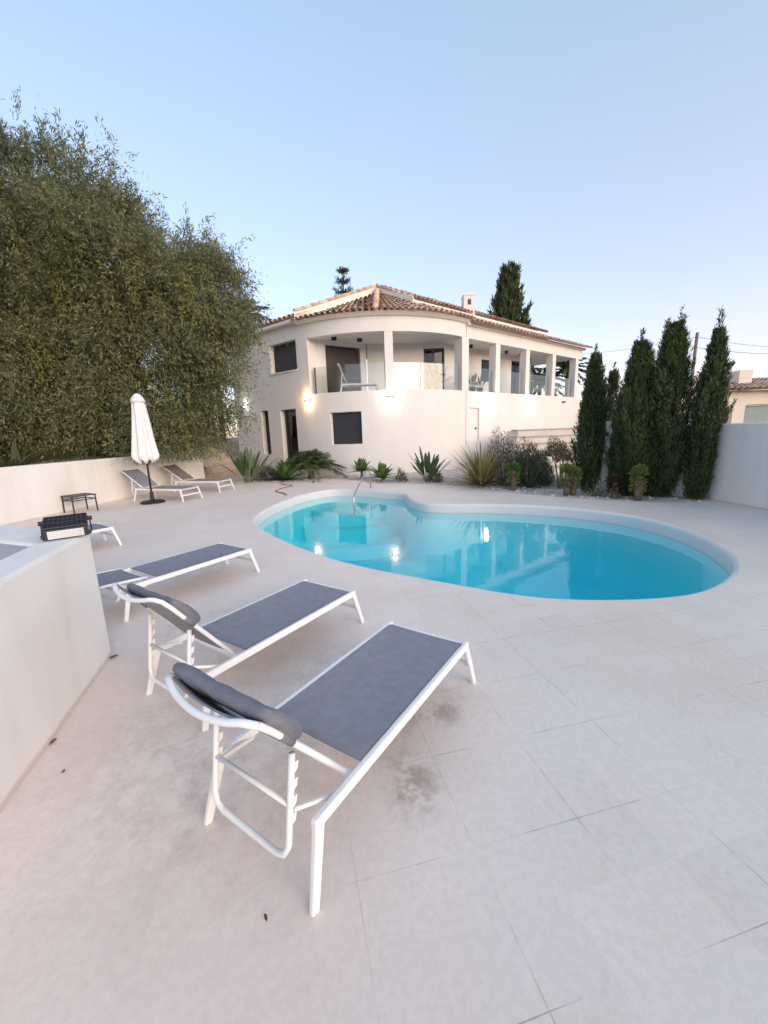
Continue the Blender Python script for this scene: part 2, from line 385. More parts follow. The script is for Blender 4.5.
# evening haze: a pink veil low over the whole horizon, added to the sky
tcw = N(nt, 'ShaderNodeTexCoord'); sxw = N(nt, 'ShaderNodeSeparateXYZ'); nt.links.new(tcw.outputs['Generated'], sxw.inputs[0])
hz = ramp(nt, [(0, (.27, .15, .13)), (.10, (.26, .165, .14)), (.27, (.205, .17, .155)), (.64, (.14, .168, .17)), (1, (.14, .155, .165))], sxw.outputs['Z'])
bg2 = N(nt, 'ShaderNodeBackground'); bg2.inputs['Strength'].default_value = 1; 
# golden glow low in the west, where the sun is going down
vdot = N(nt, 'ShaderNodeVectorMath', operation='DOT_PRODUCT'); nt.links.new(tcw.outputs['Generated'], vdot.inputs[0])
vdot.inputs[1].default_value = (math.sin(R(SUN_AZ)) * .99, math.cos(R(SUN_AZ)) * .99, .12)
mxw = N(nt, 'ShaderNodeMath', operation='MAXIMUM'); mxw.inputs[1].default_value = 0; nt.links.new(vdot.outputs['Value'], mxw.inputs[0])
pww = N(nt, 'ShaderNodeMath', operation='POWER'); pww.inputs[1].default_value = 14; nt.links.new(mxw.outputs[0], pww.inputs[0])
glw = N(nt, 'ShaderNodeMix', data_type='RGBA', blend_type='ADD'); nt.links.new(pww.outputs[0], glw.inputs[0]); nt.links.new(hz.outputs['Color'], glw.inputs[6]); glw.inputs[7].default_value = (.85, .40, .05, 1); glw.clamp_factor = True
nt.links.new(glw.outputs[2], bg2.inputs['Color'])
adw = N(nt, 'ShaderNodeAddShader'); nt.links.new(bg.outputs[0], adw.inputs[0]); nt.links.new(bg2.outputs[0], adw.inputs[1]); nt.links.new(adw.outputs[0], wo.inputs['Surface'])
sl = bpy.data.lights.new('sun', 'SUN'); sl.energy = .98; sl.angle = R(50); sl.color = (1, .79, .62)
so = bpy.data.objects.new('sun', sl); COL.objects.link(so)
a = R(SUN_AZ); e = R(SUN_EL)
sd = Vector((math.sin(a) * math.cos(e), math.cos(a) * math.cos(e), math.sin(e)))
so.rotation_euler = sd.to_track_quat('Z', 'Y').to_euler()
SC.view_settings.view_transform = 'Standard'; SC.view_settings.look = 'None'; SC.view_settings.gamma = 1
SC.view_settings.exposure = 1.27
SC.cycles.max_bounces = 8; SC.cycles.transparent_max_bounces = 16; SC.cycles.volume_bounces = 0
SC.cycles.caustics_reflective = False; SC.cycles.caustics_refractive = False

# ------------------------------------------------------------------ ground, deck, pool
def sheet(name, outer, z, mat, holes=()):
    polys = [[Vector((x, y, 0)) for x, y in outer]] + [[Vector((x, y, 0)) for x, y in h] for h in holes]
    tris = geometry.tessellate_polygon(polys); pts = [p for pl in polys for p in pl]
    me = bpy.data.meshes.new(name); me.from_pydata([(p.x, p.y, z) for p in pts], [], [tuple(t) for t in tris]); me.materials.append(mat)
    bm = bmesh.new(); bm.from_mesh(me)
    for f in bm.faces:
        if f.normal.z < 0: f.normal_flip()
    bm.to_mesh(me); bm.free()
    return link(name, me)
g = MB(); g.add([(-3000, -3000, -2.6), (3000, -3000, -2.6), (3000, 3000, -2.6), (-3000, 3000, -2.6)], [(0, 1, 2, 3)])
struct(g.build('ground', M['ground']))
def catmull(pts, n=6):
    out = []; k = len(pts)
    for i in range(k):
        p0, p1, p2, p3 = (Vector(pts[(i + j) % k]) for j in (-1, 0, 1, 2))
        for s in range(n):
            t = s / n
            out.append(.5 * ((2 * p1) + (p2 - p0) * t + (2 * p0 - 5 * p1 + 4 * p2 - p3) * t * t + (3 * p1 - p0 - 3 * p2 + p3) * t ** 3))
    return out
pool_ctrl = [(-2.60, 7.7), (-2.15, 6.92), (-1.53, 6.05), (-.88, 5.31), (-.36, 4.84), (.05, 4.54), (.66, 4.15), (1.1, 3.87), (1.5, 3.68), (1.9, 3.59),
             (2.31, 3.56), (2.70, 3.58), (3.09, 3.67), (3.49, 3.88), (3.88, 4.17), (4.13, 4.42), (4.40, 4.85), (4.66, 5.6), (4.72, 6.4), (4.52, 7.2), (4.0, 7.88), (3.34, 8.37),
             (2.46, 8.76), (1.6, 8.95), (1.08, 9.12), (.78, 9.5), (.66, 10.1), (.60, 10.75), (-.12, 11.4), (-1.0, 11.98), (-1.7, 12.0), (-2.3, 11.15), (-2.66, 9.8), (-2.76, 8.7)]
edge = [p.to_2d() if len(p) == 3 else p for p in catmull([Vector((x, y, 0)) for x, y in pool_ctrl], 5)]
edge = [Vector((p.x, p.y)) for p in edge]
k = len(edge)
def offset(d):
    out = []
    for i in range(k):
        t = (edge[(i + 1) % k] - edge[i - 1]).normalized(); nrm = Vector((-t.y, t.x))   # CCW: left normal = inside
        out.append(edge[i] + nrm * d)
    return out
deck_outer = [(-9.5, -6), (9.5, -6), (9.5, 17.0), (-7.6, 17.0), (-7.3, 14), (-9.5, 8)]
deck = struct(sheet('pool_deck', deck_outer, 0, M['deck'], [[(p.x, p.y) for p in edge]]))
WZ = -.20
pool = thing('swimming_pool', 'freeform white rimmed swimming pool of turquoise water in the pale deck', 'swimming pool', (1, 8, 0))
def strip(levels, name, mat, smooth=True, floor=False):
    v = []; f = []
    for d, z in levels:
        v += [(p.x - 1, p.y - 8, z) for p in offset(d)]
    for l in range(len(levels) - 1):
        for i in range(k): f.append((l * k + i, l * k + (i + 1) % k, (l + 1) * k + (i + 1) % k, (l + 1) * k + i))
    b = MB(); b.add(v, f)
    if floor:
        last = [Vector((v[-k + i][0], v[-k + i][1], 0)) for i in range(k)]
        tr = geometry.tessellate_polygon([last]); o = (len(levels) - 1) * k
        b.f += [tuple(o + i for i in t) for t in tr]
    return b.build(name, mat, pool, smooth)
strip([(0, 0), (.018, -.004), (.04, -.016), (.055, -.035), (.06, -.06), (.06, -.235)], 'coping', M['coping'])
strip([(.062, -.234), (.062, -.9), (.20, -1.45), (.5, -1.55)], 'basin', M['pool'], True, True)
# entry steps in the far left lobe
st = MB()
for j, (rad, z) in enumerate(((1.25, -.50), (1.75, -.85), (2.3, -1.2))):
    c = Vector((-.95, 11.9)); n_ = 28; ring = []
    for i in range(n_ + 1):
        an = R(190 + 160 * i / n_); ring.append((c.x + rad * math.cos(an) - 1, c.y + rad * .95 * math.sin(an) - 8))
    top = [(x, y, z) for x, y in ring]; bot = [(x, y, -1.54) for x, y in ring]; m_ = len(ring)
    st.add(top + bot, [tuple(range(m_))] + [(i, (i + 1) % m_, m_ + (i + 1) % m_, m_ + i) for i in range(m_)])
st.build('entry_step', M['pool'], pool)
# water body
wl = offset(.061); wb = MB(); n0 = len(wl)
wb.v = [(p.x, p.y, WZ) for p in wl] + [(p.x, p.y, -1.70) for p in wl]
tr = geometry.tessellate_polygon([[Vector((p.x, p.y, 0)) for p in wl]])
wb.f = [tuple(t) for t in tr] + [tuple(n0 + i for i in t) for t in tr] + [(i, (i + 1) % n0, n0 + (i + 1) % n0, n0 + i) for i in range(n0)]
struct(wb.build('pool_water', M['water']))

# gravel planting bed along the house
bed = [(-6.9, 15.6), (-5.2, 14.35), (-4.0, 14.4), (-3.0, 14.7), (-2.0, 15.0), (-1.0, 14.3), (-.3, 13.3), (.6, 12.9), (1.6, 12.5), (2.6, 11.3), (3.3, 10.3), (4.2, 9.3), (5.0, 8.75), (5.8, 8.35), (6.6, 8.2), (7.0, 8.5), (6.4, 9.4), (9.4, 12), (9.4, 16.9), (-6.9, 16.9)]
struct(sheet('gravel_bed', bed, .004, M['gravel']))
def in_poly(x, y, poly):
    c = False; j = len(poly) - 1
    for i in range(len(poly)):
        (xi, yi), (xj, yj) = poly[i], poly[j]
        if (yi > y) != (yj > y) and x < (xj - xi) * (y - yi) / (yj - yi) + xi: c = not c
        j = i
    return c
pb = MB(); cnt = 0
while cnt < 1500:
    x, y = random.uniform(-6.8, 7), random.uniform(8.2, 16.5)
    if not in_poly(x, y, bed): continue
    r = random.uniform(.015, .05); q = [(x + r * math.cos(t) * random.uniform(.7, 1.2), y + r * math.sin(t) * random.uniform(.7, 1.2)) for t in [i * math.pi / 3 for i in range(6)]]
    pb.add([(a_, b_, .0) for a_, b_ in q] + [(x + (a_ - x) * .6, y + (b_ - y) * .6, r * .7) for a_, b_ in q], [tuple(range(6, 12))] + [(i, (i + 1) % 6, 6 + (i + 1) % 6, 6 + i) for i in range(6)]); cnt += 1
tag(pb.build('pebbles', M['pebble'], smooth=True), 'loose pale pebbles scattered over the planting bed', 'pebbles', kind='stuff')

# garden terrain behind the left wall
FW0, FW1 = Vector((-8.35, 4.6)), Vector((-6.92, 15.6))
tb = MB(); nx_, ny_ = 26, 26; vv = []
for j in range(ny_ + 1):
    t = j / ny_; y = lerp(3.5, 34, t)
    x0 = FW0.x - .1 + (FW1.x - FW0.x) * min(1, (y - FW0.y) / (FW1.y - FW0.y)) if y < 15.6 else min(-6.95, lerp(-7.0, -7.6, min(1, (y - 15.6) / 4)))
    for i in range(nx_ + 1):
        s = i / nx_; x = lerp(x0, -32, s ** 1.5)
        z = 1.0 + .10 * math.sin(x * 1.7 + y) * min(1, s * 6) + .02 * (y - 10) + (.35 * max(0, math.sin(y * .9 + x * .4)) * min(1, s * 8) * (1 if s < .6 else .4)) * .6
        if y > 15.6 and i < 4: z = lerp(.35, z, i / 4)
        vv.append((x, y, z))
tb.add(vv, [(j * (nx_ + 1) + i, j * (nx_ + 1) + i + 1, (j + 1) * (nx_ + 1) + i + 1, (j + 1) * (nx_ + 1) + i) for j in range(ny_) for i in range(nx_)])
struct(tb.build('garden_soil', M['soil'], smooth=True))
# steps up into the garden at the left end of the house
sb = MB()
for i in range(5):
    sb.frame_box((-6.55 - i * .36, 16.2 + i * .12, -.1), (-.9, .1, 0), (.3, 2.6, 0), (0, 0, .1 + .24 * (i + 1)))
struct(sb.build('garden_steps', M['terracotta_edge'], bevel=.02))
# stairs at the right end of the house, climbing away from the pool
s1 = MB(); s2 = MB()
for i in range(6):
    x0, y0, z0 = 4.5 + .18 * i, 14.0 + .42 * i, .26 * (i + 1)
    s1.box(x0, 8.6 + .05 * i, y0, 17.2 if x0 < 4 else y0 + .8, -.2, z0 - .05)
    s2.box(x0 - .03, 8.63 + .05 * i, y0 - .03, y0 + .8, z0 - .048, z0)
struct(s1.build('steps', M['step'], bevel=.01)); struct(s2.build('step_treads', M['terracotta_edge'], bevel=.01))
struct(MB().box(5.6, 12.5, 17.0, 18.2, -.3, 1.5).build('upper_path', M['step']))

# ------------------------------------------------------------------ garden walls
def prism_wall(name, pts, t, z0, z1, mat, label, cat='wall', cap=None, bevel=.02):
    b = MB(); n_ = len(pts); L_ = []; R_ = []
    for i in range(n_):
        p = Vector(pts[i]); d = (Vector(pts[min(i + 1, n_ - 1)]) - Vector(pts[max(i - 1, 0)])).normalized(); nn = Vector((-d.y, d.x))
        L_.append(p); R_.append(p + nn * t)
    v = [(p.x, p.y, z) for z in (z0, z1) for p in L_ + R_]; m_ = 2 * n_; f = []
    for i in range(n_ - 1):
        f += [(i, i + 1, m_ + i + 1, m_ + i), (n_ + i + 1, n_ + i, m_ + n_ + i, m_ + n_ + i + 1), (m_ + i, m_ + i + 1, m_ + n_ + i + 1, m_ + n_ + i), (i + 1, i, n_ + i, n_ + i + 1)]
    f += [(0, m_, m_ + n_, n_), (n_ - 1, 2 * n_ - 1, m_ + 2 * n_ - 1, m_ + n_ - 1)]
    b.add(v, f); return tag(b.build(name, mat, bevel=bevel), label, cat)
prism_wall('garden_wall', [tuple(FW0), (-7.6, 10.4), tuple(FW1)], .2, -.1, 1.2, M['stucco_wall'], 'low white garden wall behind the parasol and two loungers')
# near parapet (two arms meeting at the corner by the floodlight)
pw = MB()
c0 = Vector((-2.18, 2.89)); dn = Vector((.269, -.963)); lf = Vector((-.93, .37)); nl = Vector((-.963, -.269))
P = [c0, c0 + dn * 6, c0 + dn * 6 + nl * .24, c0 + nl * .24 + dn * .27, c0 + nl * .24 + dn * .27 + lf * 4.5, c0 + lf * 4.7]
pw.add([(p.x, p.y, z) for z in (-.05, 1.0) for p in P], [(0, 1, 7, 6), (1, 2, 8, 7), (2, 3, 9, 8), (3, 4, 10, 9), (4, 5, 11, 10), (5, 0, 6, 11), (6, 7, 8, 9), (6, 9, 10, 11), (0, 3, 2, 1), (0, 5, 4, 3)])
pt = thing('parapet_wall', 'white parapet wall in the left foreground carrying the black floodlight', 'wall')
pw.build('wall_body', M['stucco_wall'], pt, bevel=.025)
fill = MB(); q = [P[3], P[2], P[2] + nl * 4, P[4] + nl * .2, P[4]]
fill.add([(p.x, p.y, z) for z in (.3, .984) for p in q], [tuple(range(5, 10))] + [(i, (i + 1) % 5, 5 + (i + 1) % 5, 5 + i) for i in range(5)])
fill.build('infill', M['stucco_grey'], pt)
prism_wall('boundary_wall', [(7.35, 1.5), (7.12, 5.2), (7.02, 7.1), (6.93, 8.45), (6.1, 9.35)], -.2, -.1, 1.58, M['stucco_wall'], 'tall white boundary wall at the right behind the slim cypresses')
gp = thing('garden_gate', 'dark green garden gate hung on a white post between cypresses', 'gate', (5.42, 9.75, 0))
MB().box(-.06, .06, -.06, .06, -.05, 1.72).build('post', M['stucco_wall'], gp, bevel=.01)
gb = MB(); gdir = Vector((.64, -.38)).normalized()
gb.bar((.10 * gdir.x, .10 * gdir.y, .85), (.78 * gdir.x, .78 * gdir.y, .85), .04, 1.5)
gb.build('gate_panel', M['green_gate'], gp, bevel=.006)

# ------------------------------------------------------------------ house
house = thing('villa', 'white two storey villa with curved columned terrace and tiled roof', 'house', (0, 17, 0))
HO = Vector((0, 17, 0))
def hb(b, name, mat, parent=None, **kw):
    b.v = [(x - HO.x, y - HO.y, z - HO.z) for x, y, z in b.v]
    return b.build(name, mat, parent or house, **kw)
A, Lp, B, C = Vector((-3.15, 17.0)), Vector((-7.05, 20.1)), Vector((3.65, 17.6)), Vector((11.75, 24.3))
O_ = Vector((-.0917, 21.1724)); RA = 5.1733
def m_line(Pa, Pb):
    d = (Pb - Pa).normalized(); n_ = Vector((-d.y, d.x))
    return d, n_
wd = (Lp - A).normalized(); wn_ = Vector((wd.y, -wd.x)); wn_ = wn_ if wn_.y > 0 else -wn_
fd = (C - B).normalized(); fn = Vector((-fd.y, fd.x))
def left_map(u, d, z): p = A + wd * u + wn_ * d; return (p.x, p.y, z)
def right_map(u, d, z): p = B + fd * u + fn * d; return (p.x, p.y, z)
def arc_map(u, d, z):
    a_ = R(u); r_ = RA - d; return (O_.x + r_ * math.sin(a_), O_.y - r_ * math.cos(a_), z)
def wall_grid(mp, us, zs, holes, th):
    us = sorted(set(us + [h[i] for h in holes for i in (0, 1)])); zs = sorted(set(zs + [h[i] for h in holes for i in (2, 3)]))
    b = MB()
    def hole(u, z): return any(h[0] < u < h[1] and h[2] < z < h[3] for h in holes)
    def q(*p): b.add([mp(*x) for x in p], [(0, 1, 2, 3)])
    for i in range(len(us) - 1):
        for j in range(len(zs) - 1):
            u0, u1, z0, z1 = us[i], us[i + 1], zs[j], zs[j + 1]
            if hole((u0 + u1) / 2, (z0 + z1) / 2): continue
            q((u0, 0, z0), (u1, 0, z0), (u1, 0, z1), (u0, 0, z1)); q((u0, th, z0), (u0, th, z1), (u1, th, z1), (u1, th, z0))
            for (ua, ub, side) in ((u0, u0, -1), (u1, u1, 1)):
                nb = (u0 + u1) / 2 + side * (u1 - u0) / 2
                k_ = i + side
                if k_ < 0 or k_ >= len(us) - 1 or hole((us[k_] + us[k_ + 1]) / 2, (z0 + z1) / 2): q((nb, 0, z0), (nb, 0, z1), (nb, th, z1), (nb, th, z0))
            for side, zz in ((-1, z0), (1, z1)):
                k_ = j + side
                if k_ < 0 or k_ >= len(zs) - 1 or hole((u0 + u1) / 2, (zs[k_] + zs[k_ + 1]) / 2): q((u0, 0, zz), (u1, 0, zz), (u1, th, zz), (u0, th, zz))
    bm = bmesh.new(); me = bpy.data.meshes.new('t'); me.from_pydata(b.v, [], b.f); bm.from_mesh(me)
    bmesh.ops.remove_doubles(bm, verts=bm.verts, dist=.0005); bm.to_mesh(me); bm.free()
    b.v = [tuple(v.co) for v in me.vertices]; b.f = [tuple(p.vertices) for p in me.polygons]; bpy.data.meshes.remove(me)
    return b
ZT, ZS, ZB = 3.24, 5.36, 5.90        # parapet top, soffit, beam top
HL = [(.22, 1.95, 4.28, 5.43), (2.42, 2.98, .82, 2.78), (.52, 1.55, .15, 2.74), (4.62, 4.92, 1.95, 2.60)]
hb(wall_grid(left_map, [-.02, 4.98], [-.3, 6.02], HL, .32), 'wall', M['stucco'])
arc_us = [-36.1 + (46.2 + 36.1) * i / 36 for i in range(37)]
HA = [(-21.6, -7.3, 1.22, 2.48)]
hb(wall_grid(arc_map, arc_us, [-.3, ZT], HA, .3), 'wall', M['stucco'], smooth=False)
HR = [(.30, .92, 1.12, 2.55)]
hb(wall_grid(right_map, [.02, 10.5], [-.3, ZT], HR, .3), 'wall', M['stucco'])
# upper left return beside the first opening, beams
hb(wall_grid(arc_map, [-36.1 + i * .9 for i in range(6)], [ZT, ZS], [], .42), 'wall', M['stucco'])
hb(wall_grid(arc_map, arc_us, [ZS, ZB], [], .34), 'beam', M['stucco'])
hb(wall_grid(right_map, [.02, 10.5], [ZS - .01, ZB - .06], [], .34), 'beam', M['stucco'])
# thin cornice under the tiles
cb = MB()
for i in range(36):
    u0, u1 = arc_us[i], arc_us[i + 1]
    cb.add([arc_map(u0, -.10, ZB + .003), arc_map(u1, -.10, ZB + .003), arc_map(u1, .3, ZB + .003), arc_map(u0, .3, ZB + .003), arc_map(u0, -.27, ZB + .09), arc_map(u1, -.27, ZB + .09), arc_map(u1, .3, ZB + .09), arc_map(u0, .3, ZB + .09)],
           [(0, 1, 5, 4), (4, 5, 6, 7), (0, 3, 2, 1)])
hb(cb, 'cornice', M['stucco_fascia'])
cb = MB(); cb.frame_box(right_map(-.02, -.14, ZB - .055), Vector(right_map(10.6, 0, 0)) - Vector(right_map(0, 0, 0)), Vector(right_map(0, .4, 0)) - Vector(right_map(0, 0, 0)), (0, 0, .10))
hb(cb, 'cornice', M['stucco_fascia'])
cb = MB(); cb.frame_box(left_map(-.12, -.22, 6.025), Vector(left_map(5.2, 0, 0)) - Vector(left_map(0, 0, 0)), Vector(left_map(0, .4, 0)) - Vector(left_map(0, 0, 0)), (0, 0, .11))
hb(cb, 'cornice', M['stucco_fascia'])
# columns
def col_at(mp, u0, u1, d0, d1, z0, z1, name='column'):
    v = [mp(u, d, z) for z in (z0, z1) for u, d in ((u0, d0), (u1, d0), (u1, d1), (u0, d1))]
    b = MB(); b.add(v, [(3, 2, 1, 0), (4, 5, 6, 7), (0, 1, 5, 4), (1, 2, 6, 5), (2, 3, 7, 6), (3, 0, 4, 7)]); return b
hb(col_at(arc_map, 3.6, 7.2, .01, .33, ZT, ZS), 'column', M['stucco'], bevel=.01)
hb(col_at(right_map, -.28, .15, -.02, .40, ZT, ZS + .002), 'column', M['stucco'], bevel=.01)
for u in (2.28, 4.78, 7.35, 9.95):
    hb(col_at(right_map, u - .17, u + .17, .01, .36 + .02, ZT, ZS - .012), 'column', M['stucco'], bevel=.01)
# terrace floor / ceiling
fl = MB(); cl = MB()
ring = [arc_map(u, .29, 0) for u in arc_us[1:-1]] + [right_map(.3, .29, 0), right_map(10.45, .29, 0), right_map(10.45, 3.6, 0), right_map(.6, 3.6, 0), (-2.6, 20.5, 0), (-3.6, 17.8, 0)]
tr = geometry.tessellate_polygon([[Vector((x, y, 0)) for x, y, _ in ring]])
fl.add([(x, y, 3.20) for x, y, _ in ring], [tuple(t) for t in tr]); cl.add([(x, y, 5.42) for x, y, _ in ring], [tuple(t) for t in tr])
hb(fl, 'terrace_floor', M['step']); hb(cl, 'ceiling', M['stucco'])
# back walls of the terrace
def seg_map(Pa, Pb):
    d = (Pb - Pa).normalized(); n_ = Vector((-d.y, d.x))
    return lambda u, dd, z: ((Pa + d * u + n_ * dd).x, (Pa + d * u + n_ * dd).y, z)
bw1 = seg_map(Vector((-2.80, 16.98)), Vector((-.55, 18.5)))
hb(wall_grid(bw1, [0, 2.72], [3.1, 5.42], [(.75, 2.42, 3.13, 5.24)], .2), 'wall', M['stucco'])
bw2 = seg_map(Vector((-.50, 18.52)), Vector((3.1, 18.75)))
hb(wall_grid(bw2, [0, 3.45], [3.1, 5.42], [(2.50, 3.42, 3.13, 5.20)], .2), 'wall', M['stucco'])
bw3 = seg_map(B + fn * 1.5, B + fn * 1.5 + fd)
hb(wall_grid(bw3, [.35, 7.6], [3.1, 5.42], [(3.05, 3.95, 3.95, 5.0), (5.65, 6.75, 3.13, 5.15)], .2), 'wall', M['stucco'])
ew = seg_map(B + fn * 1.5 + fd * 7.6, B + fn * 6 + fd * 7.6)
hb(wall_grid(ew, [0, 5], [-.3, 6.3], [], .25), 'wall', M['stucco'])
bk = seg_map(Lp, Lp + Vector((.6, .8)))
hb(wall_grid(bk, [.02, 6], [-.3, 6.0], [], -.25), 'wall', M['stucco'])
# windows and doors
def window(mp, u0, u1, z0, z1, d, name='window', panes=1, fill='shutter', fr=.06, parts=True):
    b = MB()
    def bx(ua, ub, za, zb, da, db): 
        v = [mp(u, dd, z) for z in (za, zb) for u, dd in ((ua, da), (ub, da), (ub, db), (ua, db))]
        b.add(v, [(3, 2, 1, 0), (4, 5, 6, 7), (0, 1, 5, 4), (1, 2, 6, 5), (2, 3, 7, 6), (3, 0, 4, 7)])
    fu = fr * (1 if abs(u1 - u0) < 6 else 11)
    bx(u0, u0 + fu, z0, z1, d, d + .06); bx(u1 - fu, u1, z0, z1, d, d + .06)
    bx(u0 + fu, u1 - fu, z0, z0 + fr, d, d + .06); bx(u0 + fu, u1 - fu, z1 - fr, z1, d, d + .06)
    for i in range(1, panes):
        um = lerp(u0, u1, i / panes); bx(um - fu / 2, um + fu / 2, z0 + fr, z1 - fr, d + .005, d + .055)
    wob = hb(b, name, M['frame'])
    b = MB()
    if fill in ('shutter', 'door'):
        n_ = int((z1 - z0 - 2 * fr) / .055); hh = (z1 - z0 - 2 * fr) / n_
        for i in range(n_):
            za = z0 + fr + i * hh; bx(u0 + fu, u1 - fu, za, za + hh * .86, d + .02, d + .04)
        bx(u0 + fu, u1 - fu, z0 + fr, z1 - fr, d + .032, d + .045)
        hb(b, 'shutter', M[fill], wob); wob.children and None
    else:
        bx(u0 + fu, u1 - fu, z0 + fr, z1 - fr, d + .025, d + .035); hb(b, 'pane', M['pane'], wob)
        b = MB(); bx(u0 + fu, u1 - fu, z0 + fr, z1 - fr, d + .10, d + .12); hb(b, 'curtain', M[fill], wob)
    return wob
window(left_map, .23, 1.94, 4.29, 5.42, .22, fill='shutter')
window(left_map, 2.43, 2.97, .83, 2.77, .22, fill='shutter')
window(left_map, .53, 1.54, .16, 2.73, .22, 'glazed_door', 1, 'curtain', .11)
window(left_map, 4.63, 4.91, 1.96, 2.59, .2, fill='shutter')
window(arc_map, -21.5, -7.4, 1.23, 2.47, .16, fill='shutter', fr=.05)
window(bw1, .76, 2.41, 3.14, 5.23, .10, 'terrace_door', 1, 'door', .05)
window(bw2, 2.51, 3.41, 3.14, 5.19, .08, 'terrace_door', 2, 'frame', .07)
window(bw3, 3.06, 3.94, 3.96, 4.99, .08, 'window', 1, 'frame', .06)
window(bw3, 5.66, 6.74, 3.14, 5.14, .08, 'terrace_door', 2, 'frame', .07)
window(right_map, .31, .91, 1.13, 2.54, .10, 'meter_hatch', 1, 'frame', .0) if False else None
b = col_at(right_map, .305, .915, .07, .09, 1.125, 2.545); hd = hb(b, 'hatch_door', M['stucco'])
b = MB(); b.lathe([(.05, 0), (.05, .03)], 10, (0, 0, 0)); kn = hb(col_at(right_map, .72, .80, .045, .07, 1.62, 1.72), 'handle', M['frame'], hd)
# sills
hb(col_at(left_map, .2, 1.97, -.05, .2, 4.235, 4.278), 'sill', M['stucco_fascia'])
# glass balustrade: one panel per bay, steel posts
def glass_panel(mp, us, d=.12):
    b = MB(); 
    for i in range(len(us) - 1):
        u0, u1 = us[i], us[i + 1]
        v = [mp(u, dd, z) for z in (ZT - .05, 4.26) for u, dd in ((u0, d), (u1, d), (u1, d + .015), (u0, d + .015))]
        fs = [(0, 1, 5, 4), (2, 3, 7, 6), (4, 5, 6, 7)]
        if i == 0: fs.append((3, 0, 4, 7))
        if i == len(us) - 2: fs.append((1, 2, 6, 5))
        b.add(v, fs)
    hb(b, 'glass_panel', M['glass'])
glass_panel(arc_map, [-30.5 + i * 33.9 / 8 for i in range(9)])
for e0, e1 in ((7.5, 19.5), (19.9, 31.6), (32.0, 43.0)):
    glass_panel(arc_map, [e0, e1])
for u0, u1 in ((.2, 2.08), (2.48, 4.58), (4.98, 7.15), (7.55, 9.75)): glass_panel(right_map, [u0, u1], .15)
def box_at(mp, u, d, z, su, sd_, sz): return col_at(mp, u - su / 2, u + su / 2, d, d + sd_, z - sz / 2, z + sz / 2)
hb(box_at(arc_map, -29.6, .14, 3.74, .5, .05, 1.05), 'balustrade_post', M['steel'])
# wall lamps (up and down lights): body, two glowing lenses, real lights
def wall_lamp(mp, u, z, mat, color, energy, lit=True, us=1.0):
    wlamp = hb(box_at(mp, u, -.10, z, .26 * us, .10, .07), 'wall_lamp', M['frame'], bevel=.0)
    if not lit: return
    hb(box_at(mp, u, -.085, z + .040, .20 * us, .07, .008), 'lens', M[mat], wlamp); hb(box_at(mp, u, -.085, z - .040, .20 * us, .07, .008), 'lens', M[mat], wlamp)
    for s in (1, -1):
        ld = bpy.data.lights.new('wall_lamp_light', 'POINT'); ld.energy = energy; ld.color = color; ld.shadow_soft_size = .05
        lo = bpy.data.objects.new('wall_lamp_light', ld); COL.objects.link(lo); p = Vector(mp(u, -.13, z + s * .13)); lo.parent = wlamp; lo.location = p - HO
wall_lamp(left_map, 4.05, 3.10, 'cool', (.82, 1, .85), 1.3)
wall_lamp(arc_map, -33.0, 3.02, 'warm', (1, .60, .28), 5.5, us=11)
wall_lamp(arc_map, 5.4, 2.98, 'neutral', (1, .82, .58), 5.0, us=11)
wall_lamp(right_map, 1.5, 2.90, 'neutral', (1, .9, .76), 4.0)
wall_lamp(right_map, 5.06, 2.90, 'neutral', (1, .9, .76), 3.5)
wall_lamp(right_map, 8.5, 2.95, 'neutral', (1, .9, .76), 0, lit=False)
# ceiling spots on the terrace
for x, y in ((-1.75, 16.95), (-.75, 17.4)): 
    hb(MB().lathe([(.11, 5.30), (.11, 5.418)], 16, (x, y, 0)), 'ceiling_spot', M['frame'])
for u in (1.6, 3.1, 4.4, 5.7):
    p = right_map(u, 1.0, 0); hb(MB().lathe([(.08, 5.28), (.08, 5.418)], 14, (p[0], p[1], 0)), 'ceiling_spot', M['frame'])

